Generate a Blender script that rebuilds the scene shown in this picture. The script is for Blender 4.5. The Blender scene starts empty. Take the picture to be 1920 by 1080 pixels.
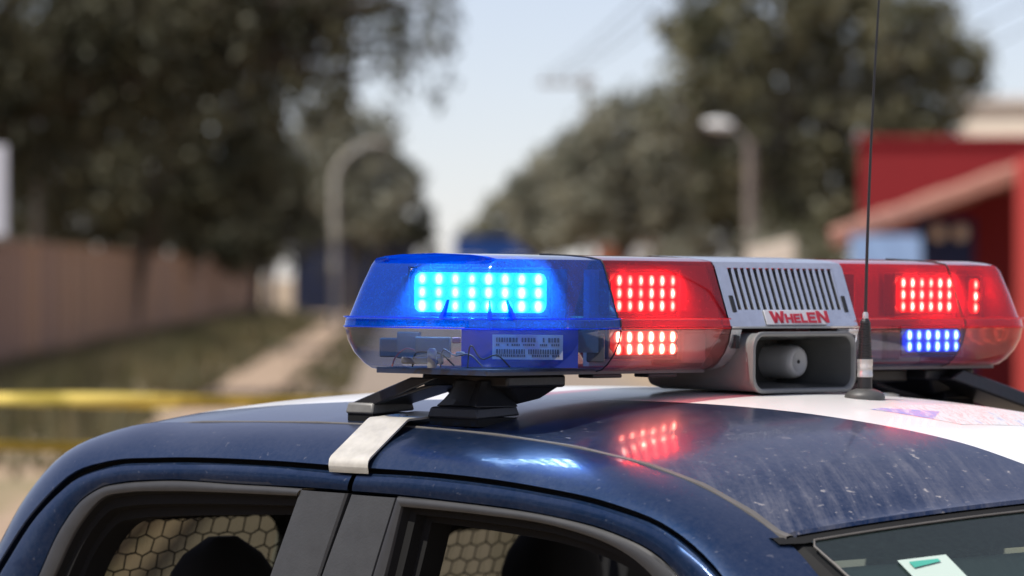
import bpy, bmesh, math, random
import numpy as np
from mathutils import Matrix, Vector

R_ = math.radians
sc = bpy.context.scene

# ------------------------------------------------------------------ camera, sky, sun, exposure
EYE = 1.90
cam_d = bpy.data.cameras.new('camera'); cam = bpy.data.objects.new('camera', cam_d)
sc.collection.objects.link(cam); sc.camera = cam
cam.location = (0, 0, EYE); cam.rotation_euler = (R_(90), 0, 0)
cam_d.sensor_width = 36; cam_d.lens = 150; cam_d.shift_y = -20 / 1920
cam_d.clip_start = 0.1; cam_d.clip_end = 6000
cam_d.dof.use_dof = True; cam_d.dof.focus_distance = 5.68; cam_d.dof.aperture_fstop = 5.0

SUN = Vector((-0.42, -0.25, 0.87)).normalized()
w = bpy.data.worlds.new('World'); sc.world = w; w.use_nodes = True
nt = w.node_tree; nt.nodes.clear()
sky = nt.nodes.new('ShaderNodeTexSky'); sky.sky_type = 'NISHITA'; sky.sun_disc = False
sky.sun_elevation = math.asin(SUN.z); sky.sun_rotation = math.atan2(SUN.x, SUN.y) % (2 * math.pi)
sky.dust_density = 0.25; sky.air_density = 1.0; sky.ozone_density = 1.2; sky.altitude = 1500
bg = nt.nodes.new('ShaderNodeBackground'); bg.inputs['Strength'].default_value = 0.072
out = nt.nodes.new('ShaderNodeOutputWorld')
# bright summer haze: the clear sky evenly mixed with a pale veil
hz = nt.nodes.new('ShaderNodeMix'); hz.data_type = 'RGBA'; hz.inputs[0].default_value = 0.46; hz.inputs[7].default_value = (5.9, 5.7, 7.3, 1)
nt.links.new(sky.outputs[0], hz.inputs[6]); nt.links.new(hz.outputs[2], bg.inputs[0]); nt.links.new(bg.outputs[0], out.inputs[0])
sl = bpy.data.lights.new('sun', 'SUN'); sl.energy = 3.0; sl.angle = R_(0.5); sl.color = (1, 0.95, 0.87)
so = bpy.data.objects.new('sun', sl); sc.collection.objects.link(so)
so.rotation_euler = SUN.to_track_quat('Z', 'Y').to_euler(); so.location = (-20, 5, 30)
sc.view_settings.view_transform = 'Standard'; sc.view_settings.look = 'None'
sc.view_settings.exposure = 0.8; sc.view_settings.gamma = 1.0
try: sc.view_settings.use_curve_mapping = False
except Exception: pass
sc.cycles.use_denoising = True
sc.cycles.transparent_max_bounces = 24; sc.cycles.max_bounces = 10
sc.cycles.caustics_reflective = False; sc.cycles.caustics_refractive = False
sc.cycles.sample_clamp_indirect = 6

# ------------------------------------------------------------------ materials
MATS = {}
class NT:
    def __init__(s, name):
        s.m = bpy.data.materials.new(name); s.m.use_nodes = True
        s.t = s.m.node_tree; s.t.nodes.clear(); s.o = s.t.nodes.new('ShaderNodeOutputMaterial')
        MATS[name] = s.m
    def n(s, typ, **kw):
        nd = s.t.nodes.new('ShaderNode' + typ)
        for k, v in kw.items():
            if k.startswith('_'): setattr(nd, k[1:], v)
        for k, v in kw.items():
            if k.startswith('_'): continue
            key = int(k[1:]) if (k[0] == 'i' and k[1:].isdigit()) else k.replace('__', ' ')
            if hasattr(v, 'is_linked') or hasattr(v, 'node'): s.t.links.new(v, nd.inputs[key])
            else: nd.inputs[key].default_value = v
        return nd
    def surf(s, sock): s.t.links.new(sock, s.o.inputs['Surface'])
    def math(s, op, a, b=0.0, clamp=False): return s.n('Math', _operation=op, _use_clamp=clamp, i0=a, i1=b).outputs[0]
    def mix(s, f, a, b): return s.n('Mix', _data_type='RGBA', i0=f, i6=a, i7=b).outputs[2]
    def ramp(s, f, stops):
        r = s.n('ValToRGB', Fac=f); el = r.color_ramp.elements
        while len(el) < len(stops): el.new(0.5)
        for e, (p, c) in zip(el, stops): e.position = p; e.color = c if len(c) == 4 else (*c, 1)
        return r.outputs[0]
    def noise(s, scale, detail=4, rough=0.55, vec=None, dist=0.0):
        kw = dict(Scale=scale, Detail=detail, Roughness=rough, Distortion=dist)
        if vec is not None: kw['Vector'] = vec
        return s.n('TexNoise', **kw).outputs['Fac']
    def coords(s, which='Object'): return s.n('TexCoord').outputs[which]
    def scaled(s, v, sx, sy, sz): return s.n('Mapping', Vector=v, Scale=(sx, sy, sz)).outputs[0]
def C4(c): return (*c, 1)

def simple(name, col, rough=0.6, metal=0.0, var=0.18, vscale=14, bump=0.0, bscale=200, coat=0.0, spec=0.5):
    g = NT(name); v = g.coords()
    c = g.mix(g.noise(vscale, 5, 0.6, v), C4([x * (1 - var) for x in col]), C4([min(1, x * (1 + var)) for x in col]))
    p = g.n('BsdfPrincipled', Base__Color=c, Roughness=rough, Metallic=metal, Coat__Weight=coat, Specular__IOR__Level=spec)
    if bump:
        b = g.n('Bump', Strength=bump, Distance=0.002, Height=g.noise(bscale, 3, 0.6, v)); g.t.links.new(b.outputs[0], p.inputs['Normal'])
    g.surf(p.outputs[0]); return g.m

def paint(name, roof=False):
    g = NT(name); v = g.coords()
    navy = g.mix(g.noise(3, 3, 0.5, v), C4((0.004, 0.024, 0.074)), C4((0.006, 0.032, 0.098)))
    base = navy; sep = g.n('SeparateXYZ', Vector=v)
    if roof:
        # white centre stripe of the livery: its edges run slightly askew to the cab
        e0 = g.math('SUBTRACT', sep.outputs[1], g.math('ADD', g.math('MULTIPLY', sep.outputs[0], 0.24), -0.285))
        e1 = g.math('SUBTRACT', 0.42, sep.outputs[1])
        st = g.math('MULTIPLY', g.math('MULTIPLY', e0, 900, True), g.math('MULTIPLY', e1, 900, True))
        base = g.mix(st, navy, C4((0.80, 0.80, 0.78)))
    # thin dust film, dried splashes, runs towards the windscreen
    film = g.ramp(g.math('ADD', g.math('MULTIPLY', g.noise(5, 6, 0.65, v), .6), g.math('MULTIPLY', g.noise(140, 4, .7, v), .4)), [(0.38, (0, 0, 0)), (0.70, (1, 1, 1))])
    spots = g.ramp(g.noise(95, 2, 0.5, v), [(0.685, (0, 0, 0)), (0.74, (1, 1, 1))])
    big = g.ramp(g.noise(70, 3, 0.55, v, 0.3), [(0.645, (0, 0, 0)), (0.73, (1, 1, 1))])
    rv = g.n('Mapping', Vector=v, Rotation=(0, 0, R_(33))).outputs[0]
    runs = g.ramp(g.noise(34, 5, 0.7, g.scaled(rv, 0.16, 1.5, 0.16), .4), [(0.44, (0, 0, 0)), (0.78, (1, 1, 1))])
    if roof:
        fx = g.math('MULTIPLY', g.math('SUBTRACT', sep.outputs[0], 0.28), 3.2, True)
        lf = g.ramp(g.noise(4.5, 3, .6, v), [(.36, (.25, .25, .25)), (.66, (1, 1, 1))]); runs = g.math('MULTIPLY', runs, lf)
        d = g.math('ADD', g.math('MULTIPLY', film, 0.16), g.math('MULTIPLY', g.math('MULTIPLY', runs, fx), 0.30))
        d = g.math('ADD', d, g.math('MULTIPLY', g.math('MULTIPLY', big, fx), 0.42))
        d = g.math('ADD', d, g.math('MULTIPLY', spots, 0.22), True)
    else:
        d = g.math('ADD', g.math('MULTIPLY', film, 0.08), g.math('MULTIPLY', spots, 0.12), True)
    col = g.mix(d, base, C4((0.48, 0.43, 0.38)))
    rough = g.math('ADD', 0.30, g.math('MULTIPLY', d, 0.5), True)
    metal = g.math('MULTIPLY', g.math('SUBTRACT', 1.0, g.math('MULTIPLY', d, 2.0), True), g.math('SUBTRACT', 1.0, st) if roof else 1.0); metal = g.math('MULTIPLY', metal, 0.75)
    coat = g.math('MULTIPLY', g.math('SUBTRACT', 1.0, g.math('MULTIPLY', d, 0.9), True), 0.50 if roof else 0.48)
    p = g.n('BsdfPrincipled', Base__Color=col, Roughness=rough, Metallic=metal, Specular__IOR__Level=0.3, Coat__Weight=coat, Coat__Roughness=0.11 if not roof else 0.10)
    b = g.n('Bump', Strength=0.26 if not roof else 0.08, Distance=0.004, Height=g.noise(9, 3, 0.5, g.scaled(v, .7, 4.0, 4.0) if not roof else v)); g.t.links.new(b.outputs[0], p.inputs['Coat Normal'])
    g.surf(p.outputs[0]); return g.m

def lens(name, tint, haze_col, haze=0.10, rough=0.04):
    """thin moulded polycarbonate: tinted see-through sheet with a gloss and a little scatter in it"""
    g = NT(name); v = g.coords()
    t = g.n('BsdfTransparent', Color=C4(tint))
    tr = g.n('BsdfTranslucent', Color=C4(haze_col)); df = g.n('BsdfDiffuse', Color=C4(haze_col))
    sc_ = g.n('MixShader', i0=0.5, i1=tr.outputs[0], i2=df.outputs[0])
    dirt = g.ramp(g.noise(160, 5, 0.65, v), [(0.40, (haze * 0.85,) * 3), (0.68, (min(1, haze * 1.15),) * 3), (0.80, (min(1, haze * 1.7),) * 3)])
    m1 = g.n('MixShader', i0=dirt, i1=t.outputs[0], i2=sc_.outputs[0])
    gl = g.n('BsdfGlossy', Color=(1, 1, 1, 1), Roughness=rough)
    gm = g.n('NewGeometry'); dt = g.n('VectorMath', _operation='DOT_PRODUCT', i0=gm.outputs['Normal'], i1=gm.outputs['Incoming']).outputs['Value']
    fr = g.math('ADD', 0.045, g.math('MULTIPLY', g.math('POWER', g.math('SUBTRACT', 1.0, g.math('ABSOLUTE', dt), True), 5.0), 0.9), True)
    m2 = g.n('MixShader', i0=fr, i1=m1.outputs[0], i2=gl.outputs[0])
    g.surf(m2.outputs[0]); return g.m

def emis(name, core, edge, s_core, s_edge):
    """LED seen through its own small optic: hot centre, softer rim (radius in object space, unit disc in x-z)"""
    g = NT(name); v = g.coords(); ln = g.n('VectorMath', _operation='LENGTH', i0=g.scaled(v, 1.1, 1.0, .72)).outputs['Value']
    f = g.ramp(g.math('DIVIDE', ln, 0.0105), [(0.16, (0, 0, 0)), (0.42, (.62, .62, .62)), (0.68, (.93, .93, .93)), (0.95, (1, 1, 1))])
    col = g.mix(f, C4(core), C4(edge)); st = g.math('ADD', s_core, g.math('MULTIPLY', f, s_edge - s_core))
    rn = g.n('ObjectInfo').outputs['Random']; st = g.math('MULTIPLY', st, g.math('ADD', 0.45, g.math('MULTIPLY', rn, 0.9)))
    e = g.n('Emission', Color=col, Strength=st); g.surf(e.outputs[0]); return g.m

paint('paint'); paint('roof_paint', True)
simple('black_plastic', (0.022, 0.022, 0.024), 0.55, var=0.3, bump=0.25, bscale=500)
simple('applique', (0.045, 0.047, 0.050), 0.5, var=0.25, vscale=40, bump=0.15, bscale=300)
simple('rubber', (0.006, 0.006, 0.006), 0.75, spec=.3)
simple('trim_bead', (0.033, 0.033, 0.034), 0.45, var=0.3, vscale=30)
simple('interior_dark', (0.010, 0.010, 0.011), 0.9)
simple('interior_grey', (0.50, 0.47, 0.43), 0.85)
simple('seat_cloth', (0.012, 0.012, 0.013), 0.95)
simple('moulding', (0.11, 0.102, 0.092), 0.6, var=0.3, vscale=25)
simple('strap_metal', (0.50, 0.475, 0.42), 0.45, 0.2, var=0.38, vscale=38, bump=0.1, bscale=90)
simple('bracket', (0.020, 0.021, 0.024), 0.38, 0.1, var=0.35, bump=0.2, bscale=160)
simple('bracket_pale', (0.20, 0.195, 0.18), 0.5, 0.3, var=0.3, vscale=60)
simple('housing', (0.60, 0.63, 0.67), 0.19, 0.85, var=0.2, vscale=60, bump=.04, bscale=120)
simple('slot_dark', (0.010, 0.011, 0.013), 0.6)
simple('tray', (0.10, 0.10, 0.11), 0.5, var=0.3)
simple('reflector', (0.75, 0.75, 0.76), 0.18, 0.9, var=0.05)
simple('reflector_white', (0.62, 0.62, 0.62), 0.25, 0.3, var=0.05)
simple('pcb_white', (0.20, 0.198, 0.195), 0.5, var=0.12, vscale=60)
simple('led_glow_tone', (0.002, 0.04, 0.34), 0.35, var=0.3, vscale=60)
simple('module_body', (0.10, 0.10, 0.11), 0.35, 0.2, var=0.1)
simple('label_white', (0.60, 0.60, 0.62), 0.35, var=0.05)
simple('label_red', (0.45, 0.012, 0.03), 0.4, var=0.05)
simple('label_ink', (0.10, 0.10, 0.12), 0.5, var=0.05)
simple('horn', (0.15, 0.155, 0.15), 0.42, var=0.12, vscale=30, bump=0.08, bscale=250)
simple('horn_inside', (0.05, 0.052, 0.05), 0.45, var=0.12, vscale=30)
simple('horn_plug', (0.40, 0.41, 0.42), 0.35, 0.0, var=0.08)
simple('antenna_black', (0.014, 0.014, 0.015), 0.42, var=0.2)
simple('antenna_silver', (0.55, 0.54, 0.52), 0.3, 0.6, var=0.3, vscale=120)
simple('antenna_base', (0.055, 0.055, 0.052), 0.5, var=0.3, vscale=60)
simple('tyre', (0.02, 0.02, 0.02), 0.85); simple('rim', (0.35, 0.35, 0.36), 0.35, 0.6)
simple('decal_blue', (0.10, 0.13, 0.55), 0.35); simple('decal_red', (0.50, 0.16, 0.17), 0.35); simple('decal_grey', (0.42, 0.40, 0.45), 0.4)
simple('sticker', (0.46, 0.56, 0.49), 0.4, var=0.03); simple('sticker_green', (0.06, 0.36, 0.27), 0.4)
lens('lens_blue', (0.040, 0.36, 0.98), (0.001, 0.16, 0.95), 0.32)
lens('lens_red', (0.96, 0.07, 0.08), (0.85, 0.012, 0.035), 0.30)
lens('lens_clear', (0.58, 0.63, 0.74), (0.36, 0.40, 0.52), 0.045)
lens('glass_tint', (0.34, 0.46, 0.43), (0.24, 0.36, 0.34), 0.11, 0.01)
emis('led_blue', (0.88, 0.97, 1.0), (0.20, 0.58, 1.0), 72, 5.2)
emis('led_blue_dim', (0.35, 0.60, 1.0), (0.04, 0.10, 1.0), 9, 1.2)
emis('led_red', (1.0, 0.72, 0.50), (1.0, 0.06, 0.03), 46, 2.6)
emis('led_red_low', (1.0, 0.62, 0.42), (1.0, 0.06, 0.03), 26, 1.4)
emis('led_red_dim', (1.0, 0.25, 0.15), (1.0, 0.03, 0.02), 6, 1.2)
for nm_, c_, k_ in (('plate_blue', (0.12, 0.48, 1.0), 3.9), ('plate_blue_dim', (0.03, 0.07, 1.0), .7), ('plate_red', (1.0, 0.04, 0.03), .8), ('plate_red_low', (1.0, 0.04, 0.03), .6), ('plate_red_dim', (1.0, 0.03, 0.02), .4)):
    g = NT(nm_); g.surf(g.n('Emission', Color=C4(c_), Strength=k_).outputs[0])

# ------------------------------------------------------------------ mesh helpers
class MB:
    def __init__(s): s.v = []; s.f = []
    def quadgrid(s, rows, close=False):
        b = len(s.v); n = len(rows[0])
        for r in rows: s.v.extend(tuple(p) for p in r)
        for i in range(len(rows) - 1):
            for j in range(n if close else n - 1):
                k = (j + 1) % n
                s.f.append((b + i * n + j, b + i * n + k, b + (i + 1) * n + k, b + (i + 1) * n + j))
        return b, n
    def fan(s, pts):
        b = len(s.v); s.v.extend(tuple(p) for p in pts); s.f.append(tuple(range(b, b + len(pts))))
    def box(s, lo, hi):
        b = len(s.v); (x0, y0, z0), (x1, y1, z1) = lo, hi
        s.v += [(x0, y0, z0), (x1, y0, z0), (x1, y1, z0), (x0, y1, z0), (x0, y0, z1), (x1, y0, z1), (x1, y1, z1), (x0, y1, z1)]
        for q in ((3, 2, 1, 0), (4, 5, 6, 7), (0, 1, 5, 4), (1, 2, 6, 5), (2, 3, 7, 6), (3, 0, 4, 7)): s.f.append(tuple(b + i for i in q))
    def prism(s, bottom, top):
        b = len(s.v); n = len(bottom); s.v += [tuple(p) for p in bottom] + [tuple(p) for p in top]
        s.f.append(tuple(b + i for i in reversed(range(n)))); s.f.append(tuple(b + n + i for i in range(n)))
        for i in range(n): k = (i + 1) % n; s.f.append((b + i, b + k, b + n + k, b + n + i))
    def tube(s, path, rad, n=8, cap=True):
        rows = []; prev = None
        P = [Vector(p) for p in path]
        for i, p in enumerate(P):
            t = (P[min(i + 1, len(P) - 1)] - P[max(i - 1, 0)]).normalized()
            a = (prev - t * prev.dot(t)) if prev else t.cross(Vector((0.31, 0.9, 0.17)))
            a.normalize(); prev = a; b = t.cross(a); r = rad[i] if hasattr(rad, '__len__') else rad
            rows.append([p + (a * math.cos(k * 2 * math.pi / n) + b * math.sin(k * 2 * math.pi / n)) * r for k in range(n)])
        s.quadgrid(rows, True)
        if cap: s.fan(rows[0][::-1]); s.fan(rows[-1])
    def lathe(s, prof, c=(0, 0, 0), n=24, axis='z'):
        rows = []
        for r, h in prof:
            row = []
            for k in range(n):
                a = 2 * math.pi * k / n; u, v_ = r * math.cos(a), r * math.sin(a)
                row.append({'z': (c[0] + u, c[1] + v_, c[2] + h), 'x': (c[0] + h, c[1] + u, c[2] + v_), 'y': (c[0] + u, c[1] + h, c[2] + v_)}[axis])
            rows.append(row)
        s.quadgrid(rows, True)
    def mesh(s, name, smooth=35, normals=True):
        m = bpy.data.meshes.new(name); m.from_pydata(s.v, [], s.f)
        if normals:
            bm = bmesh.new(); bm.from_mesh(m); bmesh.ops.remove_doubles(bm, verts=bm.verts, dist=1e-5)
            bmesh.ops.recalc_face_normals(bm, faces=bm.faces); bm.to_mesh(m); bm.free()
        if smooth:
            m.polygons.foreach_set('use_smooth', [True] * len(m.polygons)); m.set_sharp_from_angle(angle=R_(smooth))
        m.update(); return m

def link(name, mesh, mat, parent=None, bevel=0.0, seg=2):
    o = bpy.data.objects.new(name, mesh); sc.collection.objects.link(o)
    if mat and not mesh.materials: mesh.materials.append(MATS[mat])
    if parent is not None: o.parent = parent
    if bevel:
        md = o.modifiers.new('bevel', 'BEVEL'); md.width = bevel; md.segments = seg; md.limit_method = 'ANGLE'; md.angle_limit = R_(40)
    return o
def tag(o, label=None, cat=None, group=None, kind=None):
    if label: o['label'] = label
    if cat: o['category'] = cat
    if group: o['group'] = group
    if kind: o['kind'] = kind
    return o
def empty(name, loc=(0, 0, 0), label=None, cat=None, group=None):
    o = bpy.data.objects.new(name, None); sc.collection.objects.link(o); o.location = loc; o.empty_display_size = 0.1
    return tag(o, label, cat, group)
def cr(P, n):
    """Catmull-Rom resample, even in chord length"""
    P = np.array(P, float); d = np.r_[0, np.cumsum(np.linalg.norm(np.diff(P, axis=0), axis=1))]
    t = np.linspace(0, d[-1], n); o = []
    m = np.gradient(P, d, axis=0)
    for x in t:
        i = min(np.searchsorted(d, x, 'right') - 1, len(P) - 2); h = d[i + 1] - d[i]; u = (x - d[i]) / h
        o.append((2*u**3-3*u**2+1)*P[i] + (u**3-2*u**2+u)*h*m[i] + (-2*u**3+3*u**2)*P[i+1] + (u**3-u**2)*h*m[i+1])
    return np.array(o)
def cr_pairs(A, B, n):
    """resample two matched polylines with one common parameter"""
    J = np.hstack([np.array(A, float), np.array(B, float)]); r = cr(J, n); k = len(A[0]); return r[:, :k], r[:, k:]

# ------------------------------------------------------------------ the vehicle frame: X forward, Y to its left, Z up
PSI, ROLL = R_(43), R_(0.5)
VROT = Matrix.Rotation(ROLL, 4, 'Y') @ Matrix.Rotation(-PSI, 4, 'Z')
# forward = (cos, -sin), left = (sin, cos)
VT = Vector((0.26715, 6.11559, -0.00268))
def vthing(name, base, label, cat, group=None):
    o = bpy.data.objects.new(name, None); sc.collection.objects.link(o); o.empty_display_size = 0.1
    o.matrix_world = Matrix.Translation(VT + VROT.to_3x3() @ Vector(base)) @ VROT
    o['base'] = base; tag(o, label, cat, group); BASE[o.name] = Vector(base); return o
BASE = {}
def vpart(name, mb, mat, thing, bevel=0.0, smooth=35, parent=None, seg=2):
    m = mb.mesh(name, smooth) if isinstance(mb, MB) else mb
    m.transform(Matrix.Translation(-BASE[thing.name]))
    return link(name, m, mat, parent or thing, bevel, seg)
def mirror(o, parent=None):
    c = o.copy(); sc.collection.objects.link(c); c.scale = (1, -1, 1)
    if parent is not None: c.parent = parent
    return c

# ================================================================== ground and street
def ground():
    g = NT('dirt'); v = g.coords()
    n1 = g.noise(0.35, 6, 0.6, v); n2 = g.noise(2.2, 5, 0.65, v)
    soil = g.mix(n2, C4((0.25, 0.165, 0.105)), C4((0.48, 0.35, 0.235)))
    dry = g.mix(n2, C4((0.15, 0.125, 0.06)), C4((0.33, 0.26, 0.15)))
    col = g.mix(g.ramp(n1, [(0.46, (0, 0, 0)), (0.56, (1, 1, 1))]), soil, dry)  # soil and dry grass, with sunlit patches put into the contrast
    p = g.n('BsdfPrincipled', Base__Color=col, Roughness=0.95)
    b = g.n('Bump', Strength=0.6, Distance=0.05, Height=g.noise(6, 6, 0.65, v)); g.t.links.new(b.outputs[0], p.inputs['Normal'])
    g.surf(p.outputs[0])
    g = NT('asphalt'); v = g.coords()
    col = g.mix(g.noise(0.8, 6, 0.6, v), C4((0.15, 0.115, 0.085)), C4((0.33, 0.26, 0.19)))
    p = g.n('BsdfPrincipled', Base__Color=col, Roughness=0.9); g.surf(p.outputs[0])
    simple('concrete', (0.33, 0.235, 0.155), 0.95, var=0.55, vscale=1.3)  # darker and blotchy: dirt patches, with tree shade put into the colour
    def sheet(name, x0, x1, y0, y1, z, mat, n=40):
        mb = MB(); rows = []
        for i in range(n + 1):
            y = y0 + (y1 - y0) * (i / n) ** 2; k = -0.0256 * y
            rows.append([(x0 + k, y, z), (x1 + k, y, z)])
        mb.quadgrid(rows); return tag(link(name, mb.mesh(name, 0), mat), kind='structure')
    mb = MB(); mb.fan([(-2500, -300, 0), (2500, -300, 0), (2500, 4500, 0), (-2500, 4500, 0)])
    tag(link('ground', mb.mesh('ground', 0), 'dirt'), kind='structure')
    sheet('road', -1.7, 4.2, -20, 420, 0.004, 'asphalt')
    # raised side path between the verge and the road, in slabs
    pav = MB(); y = 20.0
    root = bpy.data.objects.new('pavement', None); sc.collection.objects.link(root); tag(root, kind='structure')
    slab = None; rnd = random.Random(4)
    while y < 240:
        L = 3.0
        if slab is None:
            m = MB(); m.box((-0.55, 0, -0.05), (0.55, L - 0.04, 0.12)); slab = m.mesh('slab', 0)
        o = link('slab', slab, 'concrete', root); o.location = (-2.5 - 0.0256 * y, y, rnd.uniform(-0.015, 0.01)); o.rotation_euler = (0, 0, 0.0256)
        y += L
    m = MB(); m.box((0, 0, -0.05), (0.14, 400, 0.12)); k = link('kerb', m.mesh('kerb', 0), 'concrete', root, 0.015)
    k.location = (-1.73 - 0.0256 * 20, 20, 0); k.rotation_euler = (0, 0, 0.0256)
ground()

# ================================================================== the pickup cab
truck = vthing('police_pickup', (0, 0, 0), 'dark blue crew cab pickup truck with white stripe over its dusty roof', 'truck')

# matched outlines: G = top of the door gap (X, z on the body side), D = drip channel / pillar edge (X, Y, z)
G = [(-.93, 1.15), (-.83, 1.37), (-.756, 1.487), (-.702, 1.558), (-.633, 1.614), (-.558, 1.636), (-.449, 1.645), (-.235, 1.649), (-.06, 1.646), (.118, 1.643), (.261, 1.634), (.401, 1.617), (.494, 1.594), (.57, 1.555), (.65, 1.49), (.80, 1.37), (1.10, 1.13)]
D = [(-1.01, -.62, 1.15), (-.905, -.62, 1.37), (-.83, -.62, 1.495), (-.768, -.615, 1.583), (-.70, -.60, 1.645), (-.60, -.572, 1.682), (-.46, -.56, 1.692), (-.235, -.56, 1.698), (-.06, -.56, 1.698), (.11, -.56, 1.692), (.25, -.56, 1.681), (.38, -.56, 1.662), (.47, -.56, 1.640), (.55, -.562, 1.609), (.615, -.567, 1.574), (.76, -.59, 1.46), (1.09, -.655, 1.20)]
def SY(z, off=0.0): return -(.65 + (1.65 - z) * .18) - off
def S(X, z, off=0.0): return (X, SY(z, off), z)
ZC = [(0, 1.694), (.06, 1.716), (.16, 1.731), (.25, 1.738), (.42, 1.742), (.54, 1.742), (.673, 1.734), (.778, 1.717), (.88, 1.688), (.947, 1.656), (1, 1.630)]
DX = [d[0] for d in D[4:15]]; DZ = [d[2] for d in D[4:15]]
zc_t = cr([(t, z) for t, z in ZC], 200)
def roof_z(t, Y):
    zc = np.interp(t, zc_t[:, 0], zc_t[:, 1]); X = -.70 + t * 1.315
    zd = np.interp(X, DX, DZ) if t < 0.995 else 1.588
    q = (abs(Y) / .56); return zc - (zc - zd) * (0.86 * q ** 2 + 0.14 * q ** 4)
def roof_x(t, Y): return -.70 - 0.03 * (1 - (Y / .56) ** 2) + t * (.76 - .47 * Y * Y + .70 + 0.03 * (1 - (Y / .56) ** 2))
def roof_at(X, Y):
    a, b = 0.0, 1.0
    for _ in range(40):
        m = (a + b) / 2
        if roof_x(m, Y) < X: a = m
        else: b = m
    return float(roof_z(a, Y))

def build_cab():
    ts = np.linspace(0, 1, 80); ys = np.linspace(-.556, .556, 61)
    def sheet(dz, inset=0.0, t0=0.0, t1=1.0):
        mb = MB(); rows = []
        for t in np.linspace(t0, t1, 80):
            row = [(roof_x(t, y), y, roof_z(t, y) + dz) for y in ys * (1 - inset)]
            row = [(row[0][0], row[0][1] - .001, row[0][2] - .012)] + row + [(row[-1][0], row[-1][1] + .001, row[-1][2] - .012)]
            rows.append(row)
        lip = [(p[0] + .002, p[1], p[2] - .005) for p in rows[-1]]; rows.append(lip)
        mb.quadgrid(rows); return mb
    vpart('roof_panel', sheet(0), 'roof_paint', truck)
    vpart('headliner', sheet(-0.035, 0.03, 0.03, 0.96), 'interior_dark', truck)
    # outer side frame with roof shoulder and pillars
    n = 120; g, d = cr_pairs(G, D, n)
    def frame():
        mb = MB(); rows = []
        for (gx, gz), (dx, dy, dz) in zip(g, d):
            A = np.array([dx, dy, dz]); B = np.array(S(gx, gz)); Cc = A * .55 + B * .45; Cc[1] = B[1] * .72 + A[1] * .28; Cc[2] += .007
            row = [A + (0, .004, -.016), A + (0, .002, -.004)]
            for u in np.linspace(0, 1, 11): row.append((1 - u) ** 2 * A + 2 * u * (1 - u) * Cc + u * u * B)
            nrm = B - A; nrm /= np.linalg.norm(nrm)
            row += [B + nrm * .002 + (0, .003, 0), B + nrm * .001 + (0, .03, 0)]; rows.append(row)
        mb.quadgrid(rows); return mb
    f = vpart('side_frame', frame(), 'paint', truck); mirror(f)
    # weather seal in the gap
    mb = MB(); rows = []
    for i, ((gx, gz), (dx, dy, dz)) in enumerate(zip(g, d)):
        t = np.array([gx - dx, gz - dz]); t /= np.linalg.norm(t) + 1e-9
        rows.append([S(gx + t[0] * q, gz + t[1] * q, -.016) for q in (-.014, .004, .026)])
    mb.quadgrid(rows); s_ = vpart('door_seal', mb, 'rubber', truck); mirror(s_)
    # drip moulding between roof skin and shoulder; it widens towards the windscreen
    mb = MB(); rows = []
    for X in np.linspace(-.60, .612, 60):
        t = (X + .70) / 1.315; z = roof_z(min(t, .99), .556); wd = .0015 + .008 * max(0, (X + .02) / .6) ** 1.5 if X > -.02 else .0015
        rows.append([(X, -.5555, z - .004), (X, -.5570, z + .0012), (X, -.5585 - wd * .5, z + .0015), (X, -.5600 - wd, z + .0004), (X, -.561 - wd, z - .006)])
    mb.quadgrid(rows); m_ = vpart('drip_moulding', mb, 'moulding', truck); mirror(m_)

    # doors ------------------------------------------------------------
    def strip(mb, outer, inner, off=0.0, sub=5, bulge=.003, depth=.028):
        rows = []
        for (ox, oz), (ix, iz) in zip(outer, inner):
            o = np.array([ox, oz]); i_ = np.array([ix, iz]); dr = (o - i_) / (np.linalg.norm(o - i_) + 1e-9)
            row = [S(*(o + dr * .001), off - depth), S(*(o + dr * .001), off - .003), S(*(o - dr * .002), off)]
            for u in np.linspace(0.08, .92, sub):
                row.append(S(*(o + (i_ - o) * u), off + bulge * 4 * u * (1 - u)))
            row += [S(*(i_ + dr * .002), off), S(*i_, off - .003), S(*i_, off - depth)]; rows.append(row)
        mb.quadgrid(rows)
    gapd = .0085
    # --- rear door
    ro = [(-.84, 1.15), (-.765, 1.34), (-.7, 1.463), (-.660, 1.533), (-.62, 1.578), (-.585, 1.604), (-.53, 1.627), (-.44, 1.6365), (-.235, 1.6405), (-.15, 1.639), (-.0665, 1.636)]
    ri = [(-.78, 1.15), (-.715, 1.36), (-.668, 1.469), (-.632, 1.543), (-.598, 1.581), (-.567, 1.597), (-.525, 1.606), (-.442, 1.613), (-.28, 1.614), (-.165, 1.614), (-.0725, 1.613)]
    # move the painted frame edge out to the gap edge
    rg = [(-.915, 1.15), (-.815, 1.37), (-.744, 1.483), (-.693, 1.552), (-.655, 1.585), (-.622, 1.607), (-.553, 1.6275), (-.446, 1.6365), (-.235, 1.6405), (-.15, 1.639), (-.0665, 1.636)]
    o_, i_ = cr_pairs(rg, ri, 90)
    rear = MB(); strip(rear, o_, i_)
    def skin(mb, x0t, x1t, x0b, x1b):   # lower door skin, belt to sill, with a soft waist
        rows = []
        for u in np.linspace(0, 1, 12):
            z = 1.15 - u * .62; Y = -.74 - .06 * math.sin(u * 2.6); rows.append([(x0t + (x0b - x0t) * u, Y + .02, z), (x0t + .004 + (x0b - x0t) * u, Y, z), (x1t - .004 + (x1b - x1t) * u, Y, z), (x1t + (x1b - x1t) * u, Y + .02, z)])
        mb.quadgrid(rows)
    skin(rear, -.91, -.178, -.80, -.19)
    rd = vpart('rear_door', rear, 'paint', truck)
    bez = MB(); ti = [(-.747, 1.15), (-.68, 1.36), (-.632, 1.471), (-.594, 1.545), (-.563, 1.577), (-.545, 1.587), (-.50, 1.594), (-.44, 1.598), (-.28, 1.602), (-.21, 1.6025), (-.165, 1.603)]
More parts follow.
